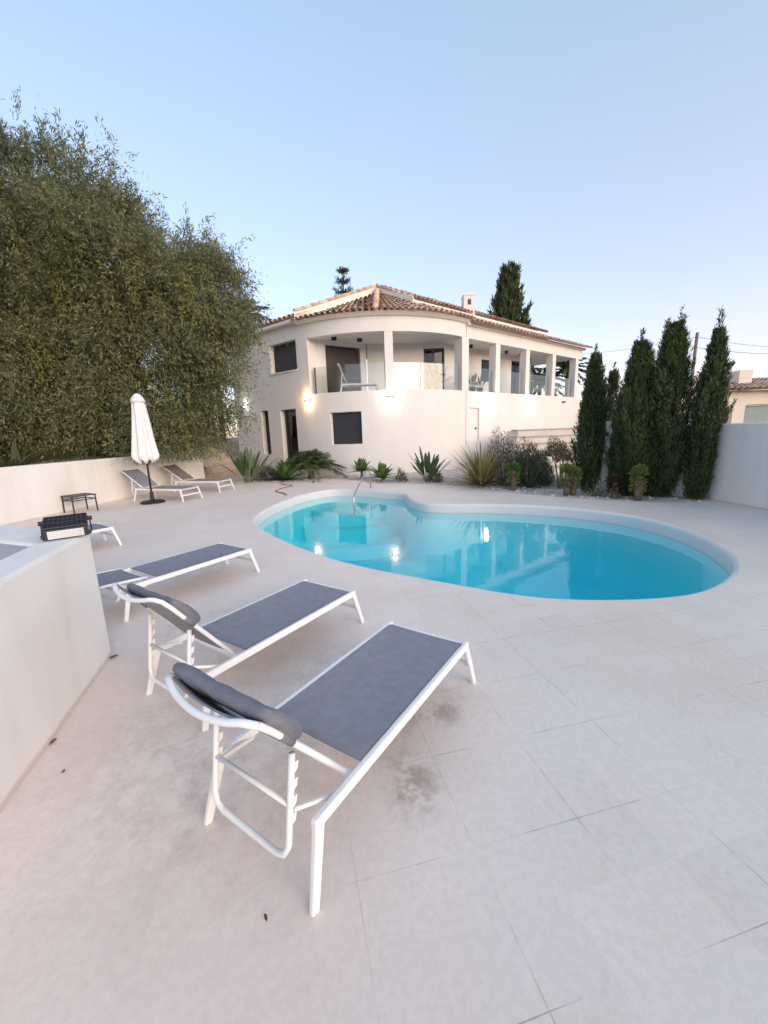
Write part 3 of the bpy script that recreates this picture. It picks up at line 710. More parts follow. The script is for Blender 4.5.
# ---- roof: barrel tiles laid in courses between an eave line and a top line
def resample(pts, n_):
    pts = [Vector(p) for p in pts]; L_ = [0]
    for i in range(1, len(pts)): L_.append(L_[-1] + (pts[i] - pts[i - 1]).length)
    out = []
    for j in range(n_):
        s = L_[-1] * j / (n_ - 1); i = 1
        while i < len(pts) - 1 and L_[i] < s: i += 1
        out.append(pts[i - 1].lerp(pts[i], (s - L_[i - 1]) / max(1e-6, L_[i] - L_[i - 1])))
    return out
def tiles(b, bottom, top, ncol, course=.42, jit=.012):
    bo = resample(bottom, ncol + 1); to = resample(top, ncol + 1)
    for i in range(ncol + 1):
        if i < ncol: b.add([bo[i] - Vector((0, 0, .02)), bo[i + 1] - Vector((0, 0, .02)), to[i + 1] - Vector((0, 0, .02)), to[i] - Vector((0, 0, .02))], [(0, 1, 2, 3)])
    for i in range(ncol):
        b0, b1, t0, t1 = bo[i], bo[i + 1], to[i], to[i + 1]; ln = ((t0 + t1) / 2 - (b0 + b1) / 2).length
        nc = max(1, int(ln / course))
        for c_ in range(nc):
            ra = c_ / nc; rb_ = min(1, (c_ + 1.12) / nc); pts = []
            for rr, sc_, lift in ((ra, 1.0, .035), (rb_, .86, .0)):
                l = b0.lerp(t0, rr); r_ = b1.lerp(t1, rr); m_ = (l + r_) / 2; sd = (r_ - l) * .5
                along = ((t0 + t1) / 2 - (b0 + b1) / 2).normalized(); up = sd.cross(along); up = up if up.z > 0 else -up; up.normalize()
                wv = sd * (.80 * sc_); hgt = min(.105, wv.length * .95); jx = random.uniform(-jit, jit)
                for a_ in range(7):
                    th = math.pi * a_ / 6; pts.append(m_ + wv * math.cos(th) + up * (hgt * math.sin(th) + lift + jx))
            b.add(pts, [(j, j + 1, 8 + j, 7 + j) for j in range(6)])
P1 = Vector((.03, 19.87, 8.16)); R1 = Vector((1.42, 17.85, 7.18)); L1 = Vector((-3.22, 16.86, 6.36)); L2 = Vector((-7.5, 20.1, 6.36))
E0 = B + fn * 1.5 + fd * -1.6; E1 = B + fn * 1.5 + fd * 9.3
P2 = Vector(right_map(12.6, 4.0, 8.0))
R1 = Vector((E0.x, E0.y, 6.96)); R2 = Vector((E1.x, E1.y, 6.90))
rt = MB()
# curved terrace roof
eave = [arc_map(u, -.30, 6.0) for u in [-37.5 + 86.5 * i / 40 for i in range(41)]]
topl = [L1 + Vector((.35, .25, -.28)), P1 + Vector((0, 0, -.30)), R1 + Vector((0, 0, -.22)), Vector(right_map(.3, 1.45, 6.72))]
tiles(rt, eave, topl, 34, .42)
# hip caps on the curved roof
pts = [Vector((-.05, 15.75, 6.10)).lerp(P1 + Vector((0, -.1, -.2)), t / 9) for t in range(10)]
for i in range(9): rt.tube([pts[i] + Vector((0, 0, .03)), pts[i + 1]], [.13, .10], 8)
# lower roof over the straight porch
tiles(rt, [right_map(.1, -.36, 5.90), right_map(10.9, -.36, 5.90)], [right_map(.1, 1.45, 6.66), right_map(10.9, 1.45, 6.66)], 40, .42)
# upper right slope
tiles(rt, [R1 + Vector((0, 0, .04)), R2 + Vector((0, 0, .04))], [P1, P2], 44, .45)
# left slope
tiles(rt, [L1 + Vector((.1, -.1, -.18)), L2 + Vector((0, -.1, -.18))], [P1, P1.lerp(P2, .6)], 19, .45)
roof = hb(rt, 'roof', M['tile'], smooth=True)
# filler slopes behind (closes the roof volume)
rf = MB(); back = Vector((3, 27, 6.2)); 
rf.add([L2, P1.lerp(P2, .6), P2, Vector((12, 31, 6.2)), Vector((-3, 26, 6.2))], [(0, 1, 2, 3, 4)])
hb(rf, 'roof_slope', M['tile'], roof)
# white verge band L1-P1-R1 and step band R1-R2
vb = MB()
def band(p, q, h, t, inward): 
    p, q, inn = Vector(p), Vector(q), Vector((inward[0], inward[1], 0)) * t
    vb.add([p, q, q + inn, p + inn, p - Vector((0, 0, h)), q - Vector((0, 0, h)), q + inn - Vector((0, 0, h)), p + inn - Vector((0, 0, h))], [(0, 1, 2, 3), (7, 6, 5, 4), (0, 4, 5, 1), (1, 5, 6, 2), (2, 6, 7, 3), (3, 7, 4, 0)])
off = Vector((0, -.12, .0))
band(L1 + off, P1 + off, .36, .28, (0, 1)); band(P1 + off + Vector((.003, 0, -.002)), R1 + off + Vector((0, -.1, 0)), .25, .28, (.3, 1))
hb(vb, 'verge', M['stucco_fascia'], roof)
vb = MB(); band(R1 + Vector((-.1, -.04, 0)), R2, .34, .2, (fn.x, fn.y)); hb(vb, 'fascia', M['stucco_fascia'], roof)
# verge cap tiles
vc = MB()
for p_, q_ in ((L1, P1), (P1, R1)):
    n_ = int((q_ - p_).length / .4)
    for i in range(n_):
        s, t = p_.lerp(q_, i / n_) + off, p_.lerp(q_, (i + 1.1) / n_) + off
        vc.tube([s + Vector((0, .05, .03)), t + Vector((0, .05, .01))], [.075, .06], 8)
hb(vc, 'verge_tiles', M['tile'], roof, smooth=True)
# chimney
ch = MB(); ch.box(4.08, 4.62, 20.3, 20.85, 6.6, 7.78); hb(ch, 'chimney', M['stucco'], roof, bevel=.015)
ch = MB(); ch.box(4.06, 4.64, 20.28, 20.87, 7.78, 7.84); ch.box(4.16, 4.54, 20.38, 20.77, 7.84, 7.92); hb(ch, 'chimney_cap', M['stucco_fascia'], roof, bevel=.02)
ch = MB(); ch.box(4.27, 4.43, 20.292, 20.297, 7.38, 7.62); hb(ch, 'flue_vent', M['frame'], roof)

# ------------------------------------------------------------------ loungers
GL = 'white framed loungers with grey slings'
def make_lounger(angle=52, blen=.60, pillow=True, label='', group=GL, sling='sling', bsling='sling', ppos=.80):
    root = thing('sun_lounger', label, 'sun lounger', group=group)
    W, Ln, h = .60, 1.42, .32; hw = W / 2; hl = Ln / 2
    f = MB()
    for s in (-1, 1): f.bar((s * (hw - .015), -hl, h - .023), (s * (hw - .015), hl, h - .023), .028, .046)
    f.bar((-hw + .03, hl - .02, h - .028), (hw - .03, hl - .02, h - .028), .03, .035)
    f.bar((-hw + .03, -.46, h - .035), (hw - .03, -.46, h - .035), .025, .025); pass
    f.build('frame', M['metal'], root, bevel=.006)
    for sx in (-1, 1):
        for sy in (-1, 1):
            l = MB(); top = Vector((sx * (hw - .016), sy * (hl - .03), h - .012)); bot = Vector((sx * (hw + .015), sy * (hl + .055), 0))
            l.bar(top, bot, .028, .046, (0, 1, 0), .022, .036); l.build('leg', M['metal'], root, bevel=.006)
    cb_ = MB(); cb_.bar((-hw + .0, hl + .013, .155), (hw - .0, hl + .013, .155), .022, .03); cb_.build('crossbar', M['metal'], root, bevel=.004)
    # seat sling, slightly sagging
    b = MB(); nu, nv = 8, 16; x0 = hw - .032
    v = []
    for j in range(nv + 1):
        y = lerp(-.41, hl + .002, j / nv)
        for i in range(nu + 1):
            x = lerp(-x0, x0, i / nu); sag = -.012 * (1 - (x / x0) ** 2) * math.sin(math.pi * min(1, .12 + .85 * j / nv)) 
            v.append((x, y, h + .001 + sag - (.02 if j == nv else 0)))
    top = len(v); v += [(x, y, z - .006) for x, y, z in v]
    fs = []
    for j in range(nv):
        for i in range(nu):
            a_ = j * (nu + 1) + i; fs += [(a_, a_ + 1, a_ + nu + 2, a_ + nu + 1), (top + a_, top + a_ + nu + 1, top + a_ + nu + 2, top + a_ + 1)]
    for j in (0, nv):
        for i in range(nu): a_ = j * (nu + 1) + i; fs.append((a_, a_ + 1, top + a_ + 1, top + a_))
    b.add(v, fs); b.build('seat_sling', M[sling], root, smooth=True)
    # backrest: tubes plus bowed head bar
    piv = Vector((0, -.50, h + .02)); a_ = R(angle); du = Vector((0, -math.cos(a_), math.sin(a_))); dn_ = Vector((0, -math.sin(a_), -math.cos(a_)))
    bx = hw - .045
    def bp(x, s, d=0): return piv + Vector((x, 0, 0)) + du * s + dn_ * d
    path = [bp(-bx, 0)] + [bp(-bx, blen * t) for t in (.3, .6, .85)]
    path += [bp(-bx + .006, blen * .95, .004), bp(-bx + .03, blen * .99, .014)]
    path += [bp(lerp(-bx + .06, bx - .06, t / 10), blen, .022 + .036 * math.sin(math.pi * t / 10) ** .8) for t in range(11)]
    path += [bp(bx - .03, blen * .99, .014), bp(bx - .006, blen * .95, .004)] + [bp(bx, blen * t) for t in (.85, .6, .3)] + [bp(bx, 0)]
    br = MB().tube(path, .0125, 10).build('backrest', M['metal'], root, smooth=True)
    b = MB(); v = []; nu, nv = 10, 10; x0 = bx - .004
    for j in range(nv + 1):
        for i in range(nu + 1):
            x = lerp(-x0, x0, i / nu); q = 1 - (x / x0) ** 2; s = lerp(.02, blen * .97, j / nv)
            v.append(bp(x, s, .030 * q * (.3 + .7 * j / nv) - .004))
    top = len(v); v += [p + dn_ * .006 for p in v]
    fs = []
    for j in range(nv):
        for i in range(nu):
            c_ = j * (nu + 1) + i; fs += [(c_, c_ + 1, c_ + nu + 2, c_ + nu + 1), (top + c_, top + c_ + nu + 1, top + c_ + nu + 2, top + c_ + 1)]
    for i in range(nu): fs += [(i, i + 1, top + i + 1, top + i), (nv * (nu + 1) + i, nv * (nu + 1) + i + 1, top + nv * (nu + 1) + i + 1, top + nv * (nu + 1) + i)]
    b.add(v, fs); b.build('back_sling', M[bsling], br, smooth=True)
    if pillow:
        # half-round bolster along the head of the backrest
        b = MB(); n_ = 22; v = []; m_ = 14
        for i in range(n_ + 1):
            t = i / n_; x = lerp(-bx - .012, bx + .012, t); e_ = 1 if 0 < i < n_ else .86
            sag = .008 * (1 - (2 * t - 1) ** 2)
            for j in range(m_):
                th = 2 * math.pi * j / m_; ca, sa_ = math.cos(th), math.sin(th)
                ss = blen * ppos + .115 * math.copysign(abs(ca) ** .7, ca) * e_; dd = -.032 - .030 * math.copysign(abs(sa_) ** .75, sa_) * e_ + sag
                v.append(bp(x, ss, dd + .004 * math.sin(17 * t + 2 * th) * math.sin(5 * t)))
        fs = [(i * m_ + j, i * m_ + (j + 1) % m_, (i + 1) * m_ + (j + 1) % m_, (i + 1) * m_ + j) for i in range(n_) for j in range(m_)] + [tuple(range(m_)), tuple(n_ * m_ + j for j in range(m_))]
        b.add(v, fs); pil = b.build('headrest_pillow', M['pillow'], br, smooth=True)
        for sx in (-1, 1): MB().tube([bp(sx * bx, blen * (ppos - .14)), bp(sx * bx, blen * (ppos - .02))], .0155, 10).build('strap', M['pillow'], pil, smooth=True)
    # U-shaped notched prop under the backrest
    pr = MB(); pa = R(-14); px = bx - .04
    t0 = bp(0, blen * .52, .03); foot = Vector((0, t0.y - .06, .17)); 
    def pp(x, t): return Vector((x, lerp(t0.y, foot.y, t), lerp(t0.z, foot.z, t)))
    path = [pp(-px, 0), pp(-px, .5), pp(-px, .86), pp(-px + .02, .96), pp(-px + .06, 1)] + [pp(px - .06, 1), pp(px - .02, .96), pp(px, .86), pp(px, .5), pp(px, 0)]
    pr.tube(path, .0125, 8); pr.tube([pp(-px, .48), pp(px, .48)], .010, 8)
    prop = pr.build('backrest_prop', M['metal'], root, smooth=True)
    for sx in (-1, 1):
        rk = MB(); pr_ = []
        for i in range(4):
            q0, q1, q2 = pp(sx * px, .10 + .16 * i), pp(sx * px, .13 + .16 * i), pp(sx * px, .20 + .16 * i); o1 = Vector((0, .030, .012)); o2 = Vector((0, .010, .002))
            pr_ += [q0 + o2, q1 + o1, q2 + o1 * .9, q2 + o2]
        pr_ += [pp(sx * px, .74), pp(sx * px, .10)]
        m_ = len(pr_); rk.add([p + Vector((-.006, 0, 0)) for p in pr_] + [p + Vector((.006, 0, 0)) for p in pr_], [tuple(range(m_)), tuple(range(2 * m_ - 1, m_ - 1, -1))] + [(i, (i + 1) % m_, m_ + (i + 1) % m_, m_ + i) for i in range(m_)])
        rk.build('notch_rack', M['metal'], prop)
        MB().bar((sx * (bx + .02), -.52, h - .05), (sx * px, pp(0, .55).y + .02, pp(0, .55).z), .010, .016).build('side_strut', M['metal'], root)
    return root
def place(o, x, y, ux, uy, z=0): o.location = (x, y, z); o.rotation_euler = (0, 0, -math.atan2(ux, uy)); return o
l1 = place(make_lounger(label='grey sling lounger nearest the camera with raised headrest pillow'), -.13, 1.915, .555, .83)
l2 = place(make_lounger(53, .63, label='grey sling lounger second from the camera, its pillow beside the near parapet end', ppos=.70), -.91, 2.83, .555, .83)
l3 = place(make_lounger(5, .40, False, 'grey sling lounger third from the camera, lying flat with its head hidden by the parapet'), -2.27, 4.28, .56, .83)
l4 = copy_tree(l3); place(l4, -4.98, 5.85, .6, .8); l4['label'] = 'grey lounger mostly hidden behind the parapet, only its foot end showing'
l5 = place(make_lounger(35, .78, False, 'pale grey lounger directly behind the parasol pole', sling='sling_pale', bsling='sling_pale'), -6.02, 11.1, .95, -.31)
l5.scale = (1.1, 1.12, 1.1)
l6 = place(make_lounger(33, .80, False, 'brownish faded lounger at the far end of the garden wall', sling='sling_pale', bsling='sling_dark'), -5.72, 12.75, .96, -.28)
l6.scale = (1.1, 1.12, 1.1)
# lounger up on the terrace: plain white frame
l7 = place(make_lounger(68, .74, False, 'white lounger standing on the upper terrace before the dark shutter', sling='metal', bsling='metal'), -.82, 16.72, .99, .12, 3.205)
l7.scale = (1, 1.0, 1.1)

# ------------------------------------------------------------------ parasol
pa_ = thing('parasol', 'closed white parasol on a black pole and round base', 'parasol', (-6.19, 10.62, 0))
MB().lathe([(.30, 0), (.30, .035), (.26, .06), (.10, .075), (.05, .09), (.05, .28), (.035, .30)], 28).build('base', M['black'], pa_, smooth=False)
MB().tube([(0, 0, .08), (0, 0, 2.72)], .024, 12).build('pole', M['black'], pa_, smooth=True)
b = MB(); nseg = 64; v = []; prof = [(.03, 2.78), (.09, 2.74), (.15, 2.60), (.165, 2.40), (.19, 2.1), (.225, 1.75), (.262, 1.45), (.285, 1.22), (.27, 1.14), (.20, 1.10)]
for r_, z in prof:
    for j in range(nseg):
        a_ = 2 * math.pi * j / nseg; amp = .17 * min(1, (2.85 - z) * 1.2)
        rr = r_ * (1 + amp * math.sin(8 * a_ + .6 * z) + .05 * math.sin(3 * a_ + 2 * z)); v.append((rr * math.cos(a_), rr * math.sin(a_), z + (.05 * math.sin(8 * a_ + 1) if z < 1.3 else 0)))
b.add(v, [(i * nseg + j, i * nseg + (j + 1) % nseg, (i + 1) * nseg + (j + 1) % nseg, (i + 1) * nseg + j) for i in range(len(prof) - 1) for j in range(nseg)] + [tuple(range(nseg))])
b.build('canopy', M['canopy'], pa_, smooth=True)
b = MB(); b.lathe([(.185, 2.61), (.135, 2.72), (.075, 2.80), (.02, 2.83)], 24); b.build('top_cap', M['canopy'], pa_, smooth=True)

# ------------------------------------------------------------------ side table
tb_ = thing('side_table', 'small dark metal side table beside the garden wall', 'side table', (-7.36, 9.6, 0), R(60))
MB().box(-.27, .27, -.27, .27, .40, .42).build('table_top', M['iron'], tb_, bevel=.006)
b = MB(); b.box(-.25, .25, -.25, -.235, .30, .32); b.box(-.25, .25, .235, .25, .30, .32); b.box(-.25, -.235, -.235, .235, .30, .32); b.box(.235, .25, -.235, .235, .30, .32); b.build('rail', M['iron'], tb_)
for sx in (-1, 1):
    for sy in (-1, 1): MB().bar((sx * .242, sy * .242, .40), (sx * .25, sy * .25, 0), .024, .024).build('leg', M['iron'], tb_)

# ------------------------------------------------------------------ solar floodlight on the parapet
fl_ = thing('solar_floodlight', 'black solar floodlight with white lamp grid on the parapet corner', 'floodlight', (-2.275, 2.80, 1.0), R(36)); fl_.scale = (.80, 1.05, .92)
b = MB(); b.frame_box((-.16, -.11, .075), (.32, 0, 0), (0, .24, .045), (0, -.006, .022)); b.build('housing', M['black'], fl_, bevel=.006)
pn = MB()
b = MB(); b.frame_box((-.15, -.102, .098), (.30, 0, 0), (0, .222, .0416), (0, -.001, .004)); sp_ = b.build('solar_panel', simple('solar_cells', (.012, .014, .024), .25), fl_)
b = MB()
for i in range(1, 9): b.frame_box((-.15 + .0333 * i - .0008, -.100, .1030), (.0016, 0, 0), (0, .218, .0409), (0, 0, .0008))
for i in range(1, 3): b.frame_box((-.148, -.102 + .222 * i / 3, .1035 + .0416 * i / 3), (.296, 0, 0), (0, .0016, .0003), (0, 0, .0008))
b.build('cell_line', simple('cell_lines', (.10, .11, .13), .4), sp_)
b = MB(); b.frame_box((-.155, -.128, .006), (.31, 0, 0), (0, .03, .01), (0, -.004, .075)); b.build('lamp_housing', M['black'], fl_, bevel=.005)
b = MB(); b.frame_box((-.125, -.1315, .014), (.25, 0, 0), (0, .003, 0), (0, -.003, .058)); lp = b.build('lamp_panel', simple('lamp_diffuser', (.72, .72, .74), .4), fl_)
b = MB()
for i in range(14):
    for j in range(4): b.box(-.118 + .0178 * i, -.118 + .0178 * i + .010, -.1365 - .0006 * j, -.1325 - .0006 * j, .019 + .0135 * j, .019 + .0135 * j + .008)
b.build('lamp_chip', simple('lamp_chips', (.50, .50, .50), .4), lp)
b = MB(); b.tube([(-.175, .06, .10), (-.178, .03, .02), (-.172, -.02, .008), (-.16, -.09, .01)], .006, 8); b.tube([(.175, .06, .10), (.178, .03, .02), (.172, -.02, .008), (.16, -.09, .01)], .006, 8)
b.tube([(-.17, -.02, .007), (.17, -.02, .007)], .006, 8); b.build('bracket', M['black'], fl_, smooth=True)
for sx in (-1, 1): MB().tube([(sx * .155, .075, .105), (sx * .195, .075, .105)], .017, 10).build('knob', M['black'], fl_)
for sx in (-1, 1): MB().tube([(sx * .155, -.118, .035), (sx * .172, -.118, .035)], .013, 10).build('knob', M['black'], fl_)

# ------------------------------------------------------------------ pool handrail, hose, leaves
hr = MB(); hr.tube([(-.38, 12.05, 0), (-.38, 12.05, .42), (-.40, 12.0, .50), (-.45, 11.9, .53), (-.52, 11.72, .50), (-.78, 10.75, .03), (-.80, 10.65, -.06), (-.80, 10.62, -.5)], .021, 10)
tag(hr.build('pool_handrail', M['steel'], smooth=True), 'bent steel handrail at the far pool steps', 'handrail')
hs = MB(); pts = catmull([Vector(p) for p in [(-3.55, 13.9, .05), (-3.35, 13.5, .02), (-3.0, 13.2, .016), (-3.2, 12.6, .016), (-3.25, 12.0, .016), (-2.9, 11.5, .016), (-2.72, 11.25, .016)]], 6)[:-7]
hs.tube(pts, .016, 6); tag(hs.build('garden_hose', M['hose'], smooth=True), 'brown garden hose lying on the deck near the pool', 'hose')
def dead_leaf(x, y, s, rz, label):
    b = MB(); b.add([(-s, 0, .004), (-.3 * s, .45 * s, .012), (s * .6, .3 * s, .02), (s, 0, .012), (.3 * s, -.45 * s, .016), (-.4 * s, -.35 * s, .008), (0, 0, .004)], [(0, 6, 1), (1, 6, 2), (2, 6, 3), (3, 6, 4), (4, 6, 5), (5, 6, 0)])
    o = b.build('dead_leaf', M['dead'], loc=(x, y, .002)); o.rotation_euler = (0, 0, rz); tag(o, label, 'leaf')
dead_leaf(-2.14, 2.84, .035, .5, 'brown dead leaf lying at the foot of the parapet corner')
dead_leaf(-1.9, 1.96, .022, 1.2, 'dry brown leaf against the foot of the parapet nearer the camera')
dead_leaf(-1.68, 1.75, .012, .2, 'tiny dark leaf fragment on the open deck beside the parapet')
dead_leaf(-.46, 1.09, .012, 2.2, 'tiny leaf fragment on the deck beside the nearest lounger leg')

# ------------------------------------------------------------------ vegetation
def leaf_mesh(name, base, direc, length, width, mat, parent=None, curl=0.0, loc=None):
    n_ = len(base); d = direc / np.linalg.norm(direc, axis=1, keepdims=True)
    rnd = rng.normal(size=(n_, 3)); s = np.cross(d, rnd); s /= np.linalg.norm(s, axis=1, keepdims=True) + 1e-9
    up = np.cross(s, d); length = np.broadcast_to(length, (n_,))[:, None]; width = np.broadcast_to(width, (n_,))[:, None]
    mid = base + d * length * .5 + up * curl * length
    v = np.stack([base, mid + s * width / 2, base + d * length, mid - s * width / 2], 1).reshape(-1, 3)
    me = bpy.data.meshes.new(name); me.vertices.add(n_ * 4); me.loops.add(n_ * 4); me.polygons.add(n_)
    me.vertices.foreach_set('co', v.astype(np.float32).ravel()); me.loops.foreach_set('vertex_index', np.arange(n_ * 4, dtype=np.int32))
    me.polygons.foreach_set('loop_start', np.arange(0, n_ * 4, 4, dtype=np.int32)); me.polygons.foreach_set('loop_total', np.full(n_, 4, dtype=np.int32))
    me.materials.append(mat); me.update(calc_edges=True); me.validate()
    return link(name, me, parent, loc=loc)
def unit(n_):
    v = rng.normal(size=(n_, 3)); return v / np.linalg.norm(v, axis=1, keepdims=True)

def cypress(x, y, h, r, label, group, n_=16000, mat='cypress', z0=0, prof=None, tilt=(0, 0), leaf=(.06, .13), lw=.016, tips=4, name='cypress_tree', sparse=.0):
    t = thing(name, label, 'tree', (x, y, z0), group=group)
    MB().tube([(0, 0, -.1), (.02, 0, h * .3), (tilt[0] * .5, tilt[1] * .5, h * .6), (tilt[0] * .9, tilt[1] * .9, h * .92)], [.07 * r / .4, .05 * r / .4, .03 * r / .4, .008], 8).build('trunk', M['bark'], t)
    prof = prof or (lambda q: (min(1, .45 + q * 3.2)) * (1 - max(0, q - .30) / .70) ** .62)
    # plumes: upright sprays rooted on the trunk, ending on the outline
    npl = max(60, n_ // 60); bases = []; dirs = []; lens = []
    for i in range(npl):
        q = (i + rng.random()) / npl * .97; an = rng.random() * 2 * math.pi
        rad = r * prof(q) * (.62 + .45 * rng.random()) * (1 + .16 * math.sin(3 * an + 5 * q) + .10 * math.sin(7 * an + 11 * q))
        z = q * h; ln = h * (.10 + .08 * rng.random()) * (1.2 - .5 * q); cx, cy = tilt[0] * q, tilt[1] * q
        tip = np.array([cx + rad * math.cos(an) * .95, cy + rad * math.sin(an) * .95, min(h * 1.01, z + ln * .75)])
        root = np.array([cx + rad * math.cos(an) * .45, cy + rad * math.sin(an) * .45, max(.03, z - ln * .35)])
        m_ = int(n_ / npl * (.6 + .8 * rng.random())); tt = rng.random(m_)[:, None]
        p = root + (tip - root) * tt + rng.normal(size=(m_, 3)) * r * .11 * (1.15 - tt) * np.array([1, 1, 1.3])
        dd = (tip - root) / np.linalg.norm(tip - root) + rng.normal(size=(m_, 3)) * .42 + np.array([0, 0, .35])
        bases.append(p); dirs.append(dd)
    for i in range(tips):
        an = rng.random() * 6.28; q0 = .80 + .12 * rng.random(); cx, cy = tilt[0], tilt[1]
        root = np.array([cx + r * .35 * math.cos(an) * rng.random(), cy + r * .35 * math.sin(an) * rng.random(), h * q0]); tip = root + np.array([rng.normal() * .06 * r, rng.normal() * .06 * r, h * (.10 + .12 * rng.random())])
        m_ = 110; tt = rng.random(m_)[:, None]
        bases.append(root + (tip - root) * tt + rng.normal(size=(m_, 3)) * r * .05 * (1.2 - tt)); dirs.append(np.array([[0, 0, 1.]]) + rng.normal(size=(m_, 3)) * .45)
    bases = np.concatenate(bases); dirs = np.concatenate(dirs); bases[:, 2] = np.maximum(bases[:, 2], .02)
    leaf_mesh('crown', bases, dirs, leaf[0] + (leaf[1] - leaf[0]) * rng.random(len(bases)), lw * (.7 + .6 * rng.random(len(bases))), M[mat], t)
    return t
GC = 'slim cypresses by the boundary wall'
cypress(5.14, 9.95, 3.2, .42, 'dark cypress left of the gate post, nearest the villa steps', GC, 32000, tips=5)
cypress(5.70, 9.15, 3.3, .57, 'bushy dark cypress right of the gate post behind a potted stump', GC, 40000, tips=6)
cypress(6.24, 8.95, 3.6, .58, 'tallest dark cypress, in the middle of the right-hand group', GC, 42000, tips=7)
cypress(6.70, 8.45, 3.35, .33, 'slender separate cypress at the right against the white wall', GC, 26000, tips=3, prof=lambda q: (min(1, .75 + q * .9)) * (1 - max(0, q - .55) / .45) ** .6 * (1 - .12 * math.sin(q * 9)), tilt=(.10, 0))
cypress(5.95, 10.6, 2.9, .42, 'yellow green conifer showing between two dark cypresses', None, 9000, mat='hedge', tips=2)
cypress(9.75, 32, 15.2, 1.75, 'large dark conifer rising behind the villa roof', None, 26000, mat='cypress_far', z0=-2.4, leaf=(.30, .6), lw=.11, tips=2, prof=lambda q: (min(1, .5 + q * 2)) * (1 - max(0, q - .62) / .38) ** .7)

